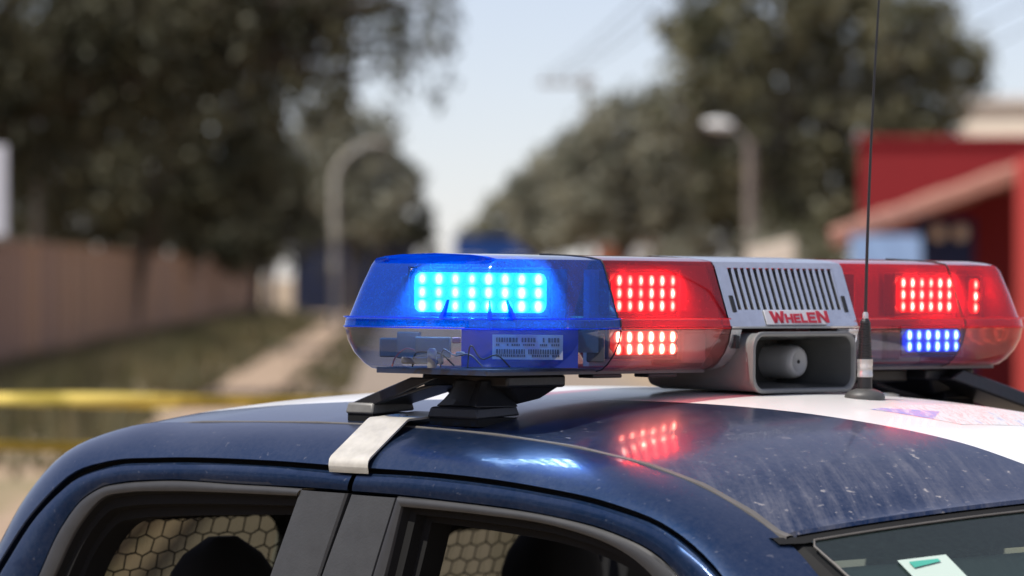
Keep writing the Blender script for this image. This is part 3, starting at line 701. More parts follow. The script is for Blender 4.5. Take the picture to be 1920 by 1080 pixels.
    for c, w, h, mt in (((-.040, -.575, WZ - .026), .016, .018, 'pcb_white'), ((-.085, -.560, WZ - .030), .018, .013, 'pcb_white'), ((.005, -.575, WZ - .028), .024, .014, 'bracket_pale'), ((.135, -.395, WZ - .028), .012, .019, 'tray'), ((-.005, -.585, WZ - .0455), .028, .005, 'tray'), ((.048, -.575, WZ - .018), .006, .004, 'decal_red'), ((.052, -.572, WZ - .036), .006, .003, 'pcb_white')):
        m, _ = facing(c, w, h, .012); vpart('circuit_box', m, mt, bar, .002)
    mb = MB(); mb.lathe([(.001, 0), (.006, 0), (.0065, .003), (.0065, .022), (.004, .026), (.001, .026)], (.02, -.592, WZ - .055), 14); vpart('capacitor', mb, 'pcb_white', bar)
    m, _ = facing((.125, -.408, WZ - .012), .020, .022, .002); vpart('inner_fairing', m, 'pcb_white', bar)
    for y in (-.17, .24, .27):
        mb = MB(); mb.box((.06, y - .025, WZ - .05), (.118, y + .025, WZ - .006)); vpart('circuit_box', mb, 'pcb_white' if y != .27 else 'tray', bar, .004)
    # top of the far end: dark inner bulkhead
    for x, y in ((.09, -.335), (.09, -.22)):
        mb = MB(); mb.box((x - .014, y - .03, WZ - .0695), (x + .014, y + .03, WZ - .0640)); vpart('vent_foot', mb, 'black_plastic', bar, .002)
bar_guts()

def grille():
    y0, y1 = YD[1] + .001, YD[2] - .001
    P = [(HD + .0015 - i, WZ + h) for i, h in UP]; P[-1] = (0, WZ + .0985)
    a, b = (HD + .0015 - .0068, WZ + .0135), (HD + .0015 - .0325, WZ + .083)     # slope that carries the slots
    def on(f, lift=0.0):
        x = a[0] + (b[0] - a[0]) * f; z = a[1] + (b[1] - a[1]) * f; d = Vector((b[1] - a[1], 0, a[0] - b[0])).normalized(); return x + d.x * lift, z + d.z * lift
    f0, f1 = .15, .99; s0, s1 = y0 + .024, y1 - .024
    mb = MB()
    # crown and back
    crown = [on(f1)] + [(x, z) for x, z in P[5:]] + [(-x, z) for x, z in P[::-1][1:]]
    mb.quadgrid([[(x, y, z) for x, z in crown] for y in np.linspace(y0, y1, 5)])
    # lower band with the badge, side cheeks
    low = [(HD + .0015, WZ - .002), (HD + .0022, WZ + .0005), on(-.17), a, on(f0)]
    mb.quadgrid([[(x, y, z) for x, z in low] for y in np.linspace(y0, y1, 5)])
    for c0, c1 in ((y0, s0), (s1, y1)):
        mb.quadgrid([[(on(f)[0], y, on(f)[1]) for f in (f0, .5, .7, .9, f1)] for y in (c0, c1)])
    h = vpart('centre_housing', mb, 'housing', bar); tag(h, 'silver vented centre housing with red maker badge')
    mb = MB(); mb.box((.02, y0 + .01, WZ + .01), (.112, y1 - .01, WZ + .08)); vpart('vent_recess', mb, 'slot_dark', bar, parent=h)
    n = 17; pitch = (s1 - s0) / n
    m = MB(); wd = pitch * .23
    q = lambda y, f, l: (on(f, l)[0], y, on(f, l)[1])
    m.prism([q(-wd, f0 - .02, -.010), q(wd, f0 - .02, -.010), q(wd, f1 + .02, -.010), q(-wd, f1 + .02, -.010)], [q(-wd, f0 - .02, -.0002), q(wd, f0 - .02, -.0002), q(wd, f1 + .02, -.0002), q(-wd, f1 + .02, -.0002)])
    me = m.mesh('grille_slat'); me.transform(Matrix.Translation(-BASE[bar.name]))
    for k in range(n + 1):
        o = link('grille_slat', me, 'housing', h, .0012); o.location = (0, s0 + k * pitch, 0)
    # clip slots beside the badge: raised dark plates in place of recess shade
    for y in (y0 + .017, y1 - .017):
        m = MB(); m.prism([q(y - .0035, .10, .0001), q(y + .0035, .10, .0001), q(y + .0035, .43, .0001), q(y - .0035, .43, .0001)], [q(y - .0035, .10, .0012), q(y + .0035, .10, .0012), q(y + .0035, .43, .0012), q(y - .0035, .43, .0012)]); vpart('slot_shade', m, 'slot_dark', bar, parent=h)
    # badge with its lettering
    yb0, yb1 = -.052, .083; fb0, fb1 = -.16, .135
    m = MB(); m.prism([q(yb0, fb0, .0004), q(yb1, fb0, .0004), q(yb1, fb1, .0004), q(yb0, fb1, .0004)], [q(yb0, fb0, .002), q(yb1, fb0, .002), q(yb1, fb1, .002), q(yb0, fb1, .002)])
    badge = vpart('maker_badge', m, 'label_white', bar, .0006, parent=h)
    L = MB()
    def poly(pts, y, s_, bz, hgt):
        tr = lambda p, l: q(y + p[0] * s_, fb0 + (fb1 - fb0) * (bz + p[1] * hgt), l)
        L.prism([tr(p, .0022) for p in pts], [tr(p, .0030) for p in pts])
    t = .26
    letters = {'W': [[(0, 1), (t, 1), (.46, 0), (.24, 0)], [(.24, 0), (.46, 0), (.72, .8), (.55, .95)], [(.55, .95), (.72, .8), (.98, 0), (.76, 0)], [(.76, 0), (.98, 0), (1.2, 1), (.95, 1)]],
               'H': [[(0, 0), (t, 0), (t, 1), (0, 1)], [(.74, 0), (1, 0), (1, 1), (.74, 1)], [(t, .38), (.74, .38), (.74, .62), (t, .62)]],
               'E': [[(0, 0), (t, 0), (t, 1), (0, 1)], [(t, 0), (.9, 0), (.9, .22), (t, .22)], [(t, .39), (.8, .39), (.8, .61), (t, .61)], [(t, .78), (.9, .78), (.9, 1), (t, 1)]],
               'L': [[(0, 0), (t, 0), (t, 1), (0, 1)], [(t, 0), (.85, 0), (.85, .24), (t, .24)]],
               'N': [[(0, 0), (t, 0), (t, 1), (0, 1)], [(.78, 0), (1.04, 0), (1.04, 1), (.78, 1)], [(t, 1), (t, .66), (.78, 0), (.78, .34)]]}
    y = yb0 + .010
    for ch, s_, hgt in (('W', .0265, .80), ('H', .0165, .62), ('E', .0155, .62), ('L', .0155, .64), ('E', .0205, .72), ('N', .0245, .82)):
        for pts in letters[ch]: poly(pts, y, s_, .11, hgt)
        y += s_ * {'W': 1.24, 'H': 1.13, 'E': 1.03, 'L': .98, 'N': 1.1}[ch]
    vpart('badge_lettering', L, 'label_red', bar, 0, 0, parent=badge)
    # lower cheeks either side of the horn
    for yy, s_ in ((y0, 1), (y1, -1)):
        mb = MB(); sec = [(HD + .001 - i, WZ + hh) for i, hh in LO]
        mb.quadgrid([[(x, yy, z) for x, z in sec], [(x, yy + s_ * .022, z) for x, z in sec], [(x - .012, yy + s_ * .034, z) for x, z in sec], [(x - .06, yy + s_ * .036, z) for x, z in sec]])
        vpart('lower_cheek', mb, 'housing', bar, parent=h)
        mb = MB(); mb.box((HD - .012, yy + s_ * .012 - .004, WZ - .030), (HD + .0012, yy + s_ * .012 + .004, WZ - .012)); vpart('slot_shade', mb, 'slot_dark', bar, parent=h)  # dark block in place of the shade inside the slot
    mb = MB(); mb.box((-.10, y0 + .03, WZ - .058), (.06, y1 - .03, WZ - .002)); vpart('inner_shroud', mb, 'slot_dark', bar, parent=h)
    mb = MB(); mb.quadgrid([[(-x, y, z) for x, z in [(HD - i, WZ + hh) for i, hh in LO]] for y in (y0, y1)]); vpart('rear_cover', mb, 'housing', bar, parent=h)
grille()

def horn():
    ya, yb, za, zb = -.108, .120, 1.7425, 1.8265; xf = .172
    def rr(grow, x, r, shift=0, zs=0):
        pts = []
        for cy, cz, a0 in ((yb + grow - r, zb + grow - r, 0), (ya - grow + r, zb + grow - r, 90), (ya - grow + r, za - grow + r, 180), (yb + grow - r, za - grow + r, 270)):
            for k in range(8): a = R_(a0 + 90 * k / 7); pts.append((x, cy + r * math.cos(a) + shift, cz + r * math.sin(a) + zs))
        return pts
    body = MB(); body.quadgrid([rr(-.020, -.035, .012), rr(-.006, -.028, .016), rr(-.002, -.01, .019), rr(-.002, .10, .020), rr(-.001, .16, .022)], True); body.fan(rr(-.020, -.035, .012))
    b = vpart('siren_horn', body, 'horn', bar, smooth=50); tag(b, 'grey rectangular siren horn with rounded rim')
    rim = MB(); rim.quadgrid([rr(-.001, .160, .022), rr(.001, xf - .003, .023), rr(.0008, xf, .023), rr(-.002, xf + .0012, .021), rr(-.0048, xf, .019), rr(-.006, xf - .006, .018)], True); vpart('rim', rim, 'horn', bar, parent=b, smooth=60)
    bell = MB(); rows = [rr(-.0055, xf - .004, .0185)]
    cy, cz = .050, 1.783
    for u in np.linspace(.1, 1, 8):
        k = (1 - u) ** 1.2; pts = []
        for x, y, z in rr(-.006, 0, .0185): pts.append((xf - .005 - .105 * u, cy + (y - cy) * (.50 + .50 * k), cz + (z - cz) * (.80 + .20 * k)))
        rows.append(pts)
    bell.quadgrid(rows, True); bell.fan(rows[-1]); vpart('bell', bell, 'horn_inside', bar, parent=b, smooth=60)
    pl = MB(); pl.lathe([(.025, -.055), (.0248, .03), (.0235, .040), (.0205, .0455), (.0165, .0475), (.0135, .0465), (.0125, .0455), (.0025, .0455)], (.070, .060, 1.7835), 28, 'x'); pg = vpart('phase_plug', pl, 'horn_plug', bar, parent=b, smooth=50)
    sw = MB(); sw.lathe([(.0028, .040), (.0028, .0462), (.0005, .0462)], (.070, .060, 1.7835), 12, 'x'); vpart('screw', sw, 'slot_dark', bar, parent=b)
horn()

def mounts():
    def bracket(ys, name='mounting_bracket'):
        s_ = 1 if ys < 0 else -1
        y0 = ys; y1 = ys + s_ * .125            # outer, inner edge
        lo, hi = min(y0, y1), max(y0, y1)
        mb = MB()
        mb.box((-.085, lo + .008, WZ - .082), (.075, hi, WZ - .0645))
        mb.prism([(-.05, lo + .05, WZ - .105), (.055, lo + .05, WZ - .105), (.055, hi - .03, WZ - .098), (-.05, hi - .03, WZ - .098)], [(-.075, lo + .02, WZ - .078), (.07, lo + .02, WZ - .078), (.07, hi, WZ - .078), (-.075, hi, WZ - .078)])
        root = vpart(name, mb, 'bracket', bar, .004)
        for sx, xa, xb in ((-1, -.055, -.166), (1, .005, .012)):
            yc = y0 + s_ * .012; zr = roof_at(xb, yc)
            leg = MB()
            if sx < 0:   # splayed leg: two ribs and a web
                for e in (-.036, .030):
                    leg.prism([(xa - .02, yc + e, WZ - .070), (xa + .03, yc + e, WZ - .070), (xa + .03, yc + e + .007, WZ - .070), (xa - .02, yc + e + .007, WZ - .070)], [(xb - .030, yc + e, zr + .016), (xb + .022, yc + e, zr + .016), (xb + .022, yc + e + .007, zr + .016), (xb - .030, yc + e + .007, zr + .016)])
                leg.prism([(xa + .006, yc - .034, WZ - .080), (xa + .028, yc - .034, WZ - .080), (xa + .028, yc + .036, WZ - .080), (xa + .006, yc + .036, WZ - .080)], [(xb - .004, yc - .034, zr + .016), (xb + .020, yc - .034, zr + .016), (xb + .020, yc + .036, zr + .016), (xb - .004, yc + .036, zr + .016)])
            else:        # upright leg flaring down to its foot, hollowed between two corner ribs
                rows = []
                for u in np.linspace(0, 1, 8):
                    z = WZ - .072 + (zr + .020 - WZ + .072) * u; k = .030 + .016 * u ** 2.2; ky = .026 + .012 * u ** 2; xo = .014 + (xb - .014) * u
                    sec = [(-1, 1), (-1, -.55), (-.8, -1), (-.45, -.62), (.1, -.5), (.5, -.78), (.8, -1), (1, -.7), (1, 1)]
                    rows.append([(xo + a_ * k, yc + .010 * (1 - u) + b_ * ky * (1 if s_ > 0 else -1), z) for a_, b_ in sec])
                leg.quadgrid(rows, True); leg.fan(rows[0]); leg.fan(rows[-1])
            vpart('bracket_leg', leg, 'bracket', bar, .002, parent=root)
            ft = MB(); z0 = zr + .004
            hw = .028 if sx < 0 else .050
            ft.prism([(xb - hw, yc - .042, z0), (xb + hw * .9, yc - .042, z0), (xb + hw * .9, yc + .042, z0 + .004), (xb - hw, yc + .042, z0 + .004)], [(xb - hw * .92, yc - .039, z0 + .015), (xb + hw * .8, yc - .039, z0 + .015), (xb + hw * .8, yc + .039, z0 + .019), (xb - hw * .92, yc + .039, z0 + .019)])
            vpart('bracket_foot', ft, 'bracket_pale' if sx < 0 else 'bracket', bar, .003, parent=root)  # rear foot paler: the sunlight on it put into its colour
            pd = MB(); pd.box((xb - hw + .003, yc - .039, zr - .006), (xb + hw * .85, yc + .039, zr + .0055)); vpart('rubber_pad', pd, 'rubber', bar, parent=root)
        # strap that hooks over the drip edge
        path = [(ys + s_ * .030, roof_at(-.085, ys) + .010), (ys - s_ * .040, roof_at(-.085, abs(ys) + .04) + .011), (ys - s_ * .060, 1.7095), (ys - s_ * .066, 1.7075), (ys - s_ * .072, 1.7045), (ys - s_ * .138, 1.6595), (ys - s_ * .143, 1.655), (ys - s_ * .1455, 1.649), (ys - s_ * .1455, 1.641)]
        st = MB(); rows = []
        xa, xb = -.118, -.044
        for k, (y, z) in enumerate(path):
            sk = (k / (len(path) - 1)) * .012
            rows.append([(xa + sk, y, z), (xb + sk, y, z), (xb + sk, y, z - .003), (xa + sk, y, z - .003)])
        st.quadgrid(rows, True); st.fan(rows[0]); st.fan(rows[-1]); vpart('mounting_strap', st, 'strap_metal', bar, parent=root)
        for y, z in ((path[1][0], path[1][1]),):
            bt = MB(); bt.lathe([(.0001, .004), (.005, .0035), (.006, 0)], (-.08, y + s_ * .01, z), 10); vpart('strap_bolt', bt, 'bracket_pale', bar, parent=root)
    bracket(-.512); bracket(.53)
    mb = MB(); mb.prism([(.02, .44, WZ - .080), (.10, .44, WZ - .080), (.10, .47, WZ - .0645), (.02, .47, WZ - .0645)], [(.06, .66, 1.690), (.14, .66, 1.690), (.14, .69, 1.706), (.06, .69, 1.706)]); vpart('bracket_leg', mb, 'bracket', bar, .003)
    # wiring under the far half of the bar
    mb = MB(); mb.tube([(.07, .24, WZ - .066), (.09, .27, WZ - .085), (.08, .33, 1.737), (.05, .42, 1.728), (.02, .50, 1.715)], .004, 8); vpart('cable', mb, 'rubber', bar)
    mb = MB(); mb.box((-.08, .20, WZ - .085), (.05, .40, WZ - .0645)); vpart('under_tray', mb, 'bracket', bar, .004)
mounts()

# ================================================================== whip antenna
def antenna():
    X, Y = .255, .036; z = roof_at(X, Y)
    t = vthing('whip_antenna', (X, Y, z), 'thin black whip antenna on round magnetic base on the white roof stripe', 'antenna')
    mb = MB(); mb.lathe([(.0005, -.004), (.028, -.004), (.0285, .002), (.0275, .006), (.022, .0105), (.013, .0135), (.0105, .014), (.0005, .014)], (X, Y, z), 32); vpart('magnetic_base', mb, 'antenna_base', t, smooth=40)
    mb = MB(); mb.lathe([(.0005, .013), (.0103, .0135), (.0103, .0300), (.0005, .0300)], (X, Y, z), 24); vpart('socket', mb, 'antenna_black', t)
    mb = MB(); mb.lathe([(.0005, .030), (.0110, .030), (.0112, .034), (.0106, .035), (.0106, .045), (.0111, .046), (.0111, .055), (.0005, .055)], (X, Y, z), 24); vpart('silver_collar', mb, 'antenna_silver', t)
    pr = [(.0005, .055), (.0105, .055)]
    for k in range(14):
        h = .056 + k * .0037; r = .0103 - k * .00022; pr += [(r, h), (r, h + .0022), (r - .0008, h + .0026), (r - .0008, h + .0034)]
    pr += [(.0062, .1085), (.0045, .112), (.0005, .112)]
    mb = MB(); mb.lathe(pr, (X, Y, z), 20); vpart('loading_coil', mb, 'antenna_black', t, smooth=30)
    mb = MB(); mb.lathe([(.0005, .111), (.0042, .111), (.0042, .118), (.0030, .121), (.0005, .121)], (X, Y, z), 14); vpart('ferrule', mb, 'antenna_silver', t)
    mb = MB(); mb.tube([(X + .0010 * k * k / 9, Y + .0012 * k + .0006 * k * k / 4, z + .118 + .06 * k) for k in range(11)], [.0024 - .00012 * k for k in range(11)], 8); vpart('whip', mb, 'antenna_black', t)
antenna()

# ================================================================== background
exec_bg = True
def leaf_mat(name, a, b, trans=0.30):
    g = NT(name); v = g.coords()
    n = g.noise(0.9, 4, 0.6, v); n2 = g.noise(9, 2, 0.5, v)
    f = g.ramp(g.math('ADD', g.math('MULTIPLY', n, .75), g.math('MULTIPLY', n2, .25)), [(.40, (0, 0, 0)), (.62, (1, 1, 1))]); col = g.mix(f, C4(a), C4(b))  # clump tones: leaf variation, with lit and dark clumps put into the colour
    d = g.n('BsdfDiffuse', Color=col); t = g.n('BsdfTranslucent', Color=col)
    gl = g.n('BsdfGlossy', Color=(.5, .5, .45, 1), Roughness=.45)
    m1 = g.n('MixShader', i0=trans, i1=d.outputs[0], i2=t.outputs[0]); m2 = g.n('MixShader', i0=.05, i1=m1.outputs[0], i2=gl.outputs[0]); g.surf(m2.outputs[0])
leaf_mat('leaf_dark', (.022, .024, .012), (.125, .118, .070), .22)
leaf_mat('leaf_olive', (.045, .050, .024), (.29, .27, .165), .30)
leaf_mat('leaf_hazed', (.15, .155, .112), (.44, .42, .315), .42)  # paler leaves: distance haze put into the colour
simple('bark', (.075, .060, .048), .95, var=.35, vscale=3, bump=.5, bscale=8)
simple('bark_pale', (.26, .22, .19), .95, var=.3, vscale=3)

def tree(name, label, cat, base, blobs, nleaf, leaf, mat, seed, trunk_r=.22, bark='bark', lean=None, group=None, spread=1.0, hang=0.0):
    """base on the ground; blobs = (x, y, z, rx, ry, rz) in world metres; leaves are small quads gathered in clumps"""
    rs = np.random.RandomState(seed); root = empty(name, base, label, cat, group)
    B = np.array(blobs, float); bx, by, bz = base
    # trunk and limbs
    tb = MB(); low = B[:, 2].min(); fork = Vector(lean or (bx + .1, by, max(1.6, low * .75)))
    b0 = Vector((bx, by, -.15)); mid = b0.lerp(fork, .5) + Vector((rs.uniform(-.15, .15), 0, 0))
    tb.tube([b0 - b0 * 0, b0.lerp(mid, .25), mid, fork], [trunk_r * 1.35, trunk_r * 1.08, trunk_r * .9, trunk_r * .78], 10)
    for q in B:
        e = Vector(q[:3]) + Vector((rs.uniform(-.3, .3), rs.uniform(-.3, .3), q[5] * .2)); m = fork.lerp(e, .5) + Vector((rs.uniform(-.3, .3), rs.uniform(-.3, .3), .25))
        tb.tube([fork - Vector((0, 0, .1)), fork.lerp(m, .5) + Vector((0, 0, .06)), m, e], [trunk_r * .62, trunk_r * .5, trunk_r * .36, trunk_r * .10], 7)
        for _ in range(5):
            d = Vector(rs.normal(size=3)); d.normalize(); e2 = Vector(q[:3]) + Vector((d.x * q[3], d.y * q[4], d.z * q[5])) * .9
            tb.tube([m, m.lerp(e2, .5) + Vector((0, 0, .1)), e2], [trunk_r * .22, trunk_r * .13, trunk_r * .03], 5)
    m = tb.mesh('trunk', 60); m.transform(Matrix.Translation(-Vector(base))); link('trunk', m, bark, root)
    # crown
    vol = B[:, 3] * B[:, 4] * B[:, 5]; pick = rs.choice(len(B), size=nleaf // 60 + 1, p=vol / vol.sum())
    d = rs.normal(size=(len(pick), 3)); d /= np.linalg.norm(d, axis=1)[:, None]; rad = rs.uniform(.25, 1, len(pick)) ** .45
    cc = B[pick, :3] + d * rad[:, None] * B[pick, 3:6]
    cr_ = rs.uniform(.22, .55, len(pick)) * spread
    idx = rs.randint(0, len(pick), nleaf); off = rs.normal(size=(nleaf, 3)) * cr_[idx][:, None] * .50
    if hang: off[:, 2] = off[:, 2] * (1 + hang) - abs(rs.normal(size=nleaf)) * hang * .35
    c = cc[idx] + off
    n1 = rs.normal(size=(nleaf, 3)); n1[:, 2] -= hang; n1 /= np.linalg.norm(n1, axis=1)[:, None]; n2 = np.cross(n1, rs.normal(size=(nleaf, 3))); n2 /= np.linalg.norm(n2, axis=1)[:, None]
    L = leaf * rs.uniform(.6, 1.35, nleaf)[:, None]
    V = np.stack([c - n1 * L, c + n2 * L * .42, c + n1 * L, c - n2 * L * .42], 1).reshape(-1, 3) - np.array(base)
    me = bpy.data.meshes.new('crown'); me.vertices.add(nleaf * 4); me.vertices.foreach_set('co', V.ravel())
    me.loops.add(nleaf * 4); me.loops.foreach_set('vertex_index', np.arange(nleaf * 4)); me.polygons.add(nleaf)
    me.polygons.foreach_set('loop_start', np.arange(nleaf) * 4); me.update(calc_edges=True); me.validate()
    link('crown', me, mat, root); return root

def trees():
    # big dark tree behind the wall, and the nearer one whose boughs reach over the street
    tree('shade_tree', 'dark spreading tree behind the left wall with leaning trunk', 'tree', (-9.6, 104, 0),
         [(-11.5, 104, 6.0, 2.6, 2.5, 2.2), (-9.3, 104, 7.2, 2.5, 2.5, 2.2), (-7.2, 103, 6.1, 2.2, 2.2, 2.0), (-8.3, 103, 4.2, 2.2, 2, 1.3), (-10.8, 104, 4.0, 1.9, 2, 1.3), (-6.5, 103, 4.6, 1.5, 1.8, 1.5), (-12.6, 104, 4.5, 1.6, 1.8, 1.8), (-5.1, 103, 6.7, 1.5, 1.6, 1.2)], 26000, .13, 'leaf_dark', 1, .34, lean=(-8.9, 104, 3.4))
    tree('overhanging_tree', 'dark tree at upper left with boughs hanging over the street', 'tree', (-9.2, 64, 0),
         [(-7.2, 64, 6.0, 2.2, 2, 1.3), (-5.2, 63, 6.1, 1.8, 1.8, 1.0), (-3.6, 63, 6.3, 1.5, 1.6, .85), (-2.3, 62, 6.1, 1.1, 1.2, .62), (-1.5, 62, 5.75, .62, .9, .42), (-1.9, 62, 5.2, .42, .7, .42), (-7.6, 64, 4.7, 1.2, 1.5, .9), (-5.9, 64, 5.1, 1.1, 1.3, .7), (-3.2, 63, 5.4, .8, 1.0, .4), (-1.0, 62, 6.2, .5, .8, .35)], 20000, .10, 'leaf_dark', 2, .42, lean=(-8.0, 64, 4.2), spread=.75, hang=1.2)
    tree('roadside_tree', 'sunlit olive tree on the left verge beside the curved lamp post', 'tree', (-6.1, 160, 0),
         [(-5.8, 160, 6.8, 1.5, 1.5, 1.5), (-5.1, 160, 5.4, 1.2, 1.4, 1.3), (-6.5, 160, 5.3, 1.4, 1.4, 1.3), (-5.5, 160, 4.2, 1.3, 1.3, .9), (-6.9, 160, 7.6, 1.2, 1.2, 1.0), (-4.4, 159, 4.6, .7, .9, .7)], 12000, .16, 'leaf_hazed', 3, .2)
    tree('roadside_tree', 'dark green tree behind the fence at the left street end', 'tree', (-6.4, 206, 0),
         [(-6.2, 206, 6.2, 1.9, 1.9, 1.7), (-5.2, 206, 4.6, 1.5, 1.6, 1.4), (-7.4, 206, 4.6, 1.9, 1.6, 1.6), (-4.6, 206, 3.2, 1.1, 1.3, 1.1), (-8.6, 206, 6.0, 1.8, 1.6, 1.8)], 9000, .2, 'leaf_dark', 4, .24)
    tree('garden_tree', 'grey trunked tree rising over the far end of the left wall', 'tree', (-9.7, 172, 0),
         [(-9.9, 172, 6.2, 2.2, 2, 1.9), (-8.3, 172, 5.2, 1.5, 1.6, 1.3), (-11.5, 172, 5.2, 1.8, 1.6, 1.5), (-9.6, 172, 4.2, 1.7, 1.5, .9), (-13.4, 172, 5.4, 1.8, 1.6, 1.8)], 11000, .17, 'leaf_dark', 5, .24, bark='bark_pale')
    tree('garden_tree', 'low dense dark tree filling the space above the wall top', 'tree', (-11.2, 128, 0),
         [(-12.6, 128, 4.0, 1.8, 1.6, 1.6), (-10.6, 128, 3.7, 1.9, 1.6, 1.5), (-8.9, 128, 3.6, 1.3, 1.5, 1.3), (-14.6, 128, 4.2, 1.8, 1.6, 1.9), (-11.0, 128, 5.4, 2.0, 1.6, 1.3)], 13000, .14, 'leaf_dark', 31, .22)
    tree('garden_tree', 'olive tree with pale patches behind the brown wall panels', 'tree', (-9.0, 148, 0),
         [(-9.4, 148, 3.5, 1.7, 1.5, 1.4), (-7.7, 148, 3.3, 1.1, 1.3, 1.2), (-11.3, 148, 3.6, 1.7, 1.5, 1.4), (-8.4, 148, 5.0, 1.5, 1.4, 1.2)], 10000, .15, 'leaf_dark', 32, .2)
    tree('reflection_tree', 'unseen olive tree over the boundary wall, level with the truck, added for reflections in its paint', 'tree', (-11.0, 3, 0),  # two unseen trees added for reflections in the truck's paint
         [(-11.2, 3, 5.2, 2.0, 2.2, 1.9), (-10.4, 5.4, 4.4, 1.6, 1.8, 1.5), (-11.4, .2, 4.6, 1.8, 2.0, 1.7)], 9000, .16, 'leaf_olive', 33, .25)
    tree('reflection_tree', 'unseen dark tree at the near end of the boundary wall, added for reflections in the truck paint', 'tree', (-10.6, -9, 0),
         [(-10.6, -9, 5.4, 2.2, 2.4, 2.0), (-9.6, -11.6, 4.6, 1.8, 2.0, 1.6), (-11.4, -6.4, 4.4, 1.6, 1.8, 1.5)], 9000, .16, 'leaf_dark', 34, .25)
    # right side
    tree('tall_tree', 'tall dense tree rising behind the red building', 'tree', (7.2, 102, 0),
         [(6.6, 102, 8.3, 2.2, 2.2, 1.8), (5.0, 102, 6.9, 1.3, 1.8, 1.5), (8.4, 102, 7.6, 2.0, 2.0, 1.7), (6.2, 102, 5.2, 1.7, 1.9, 1.5), (8.4, 102, 5.3, 1.9, 1.8, 1.4), (10.0, 102, 7.0, 1.4, 1.7, 1.5), (5.0, 102, 4.9, .9, 1.4, 1.4), (7.0, 102, 3.4, 1.7, 1.7, 1.1), (4.3, 102, 8.0, .8, 1.1, .9), (4.0, 101, 6.0, .6, .9, .7), (9.8, 102, 5.2, 1.2, 1.4, .8)], 30000, .13, 'leaf_olive', 6, .36)
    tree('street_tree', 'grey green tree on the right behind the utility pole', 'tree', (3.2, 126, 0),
         [(3.3, 126, 5.9, 1.5, 1.5, 1.4), (2.2, 126, 5.0, 1.2, 1.3, 1.2), (4.5, 126, 5.2, 1.3, 1.4, 1.4), (3.2, 126, 4.0, 1.6, 1.5, 1.1), (4.7, 126, 3.5, 1.1, 1.3, .9), (1.6, 126, 3.9, .8, 1.1, 1.0), (4.7, 126, 6.6, 1.0, 1.2, 1.0)], 17000, .15, 'leaf_hazed', 7, .22)
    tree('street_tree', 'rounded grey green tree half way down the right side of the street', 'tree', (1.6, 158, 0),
         [(1.7, 158, 5.6, 1.2, 1.4, 1.3), (.6, 158, 4.8, 1.1, 1.3, 1.1), (2.6, 158, 4.6, 1.2, 1.4, 1.4), (1.4, 158, 3.7, 1.4, 1.4, .9)], 10000, .17, 'leaf_hazed', 8, .2)
    tree('street_tree', 'small far tree low against the sky at the street end', 'tree', (-.2, 205, 0),
         [(-.4, 205, 4.6, 1.3, 1.4, 1.1), (.9, 205, 5.0, 1.3, 1.4, 1.3), (-1.4, 205, 3.8, 1.0, 1.3, .8), (.2, 205, 3.6, 1.4, 1.4, .9)], 8000, .2, 'leaf_olive', 9, .2)
    tree('street_tree', 'bushy olive tree behind the right lamp post', 'tree', (5.6, 132, 0),
         [(5.6, 132, 3.4, 1.4, 1.4, 1.5), (6.6, 132, 4.6, 1.4, 1.4, 1.6), (7.9, 132, 3.2, 1.3, 1.3, 1.4), (4.9, 132, 5.2, 1.0, 1.2, 1.2), (9.2, 132, 3.6, 1.3, 1.3, 1.5)], 11000, .15, 'leaf_olive', 35, .2)
    for i, (x, y, h, m, lb) in enumerate(((5.0, 88, 2.7, 'leaf_hazed', 'bushy shrub at the foot of the right lamp post'), (3.7, 96, 2.5, 'leaf_hazed', 'pale shrub beside the orange house'), (6.4, 92, 3.0, 'leaf_olive', 'shrub left of the light blue wall'))):
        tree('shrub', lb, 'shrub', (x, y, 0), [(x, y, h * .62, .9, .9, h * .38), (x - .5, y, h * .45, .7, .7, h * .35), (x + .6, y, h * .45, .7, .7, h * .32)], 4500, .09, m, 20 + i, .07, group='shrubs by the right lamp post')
trees()

def wall_left():
    cols = [(.32, .195, .115), (.28, .175, .11), (.36, .215, .12), (.30, .185, .12)]
    for i, c in enumerate(cols): simple('wall_panel_%d' % i, c, .95, var=.3, vscale=1.4, bump=.4, bscale=9)
    simple('wall_post', (.31, .19, .115), .95, var=.25, vscale=2)
    root = empty('boundary_wall', (-6.515 - .0256 * -8, -8, 0), 'long brown panelled boundary wall running along the left of the street', 'wall'); root.rotation_euler = (0, 0, .0256)
    m = MB(); m.box((-.05, .11, 0), (.05, 2.89, 2.42)); m.box((-.08, .11, 2.42), (.08, 2.89, 2.50))
    pm = [m.mesh('wall_panel', 0) for _ in range(4)]
    m = MB(); m.box((-.07, -.11, 0), (.07, .11, 2.53)); po = m.mesh('wall_post', 0)
    rnd = random.Random(11)
    for k in range(68):
        i = rnd.choice((0, 0, 1, 1, 2, 3)); o = link('wall_panel', pm[i], 'wall_panel_%d' % i, root); o.location = (0, k * 3, 0)
        p = link('wall_post', po, 'wall_post', root); p.location = (0, k * 3, 0)
wall_left()

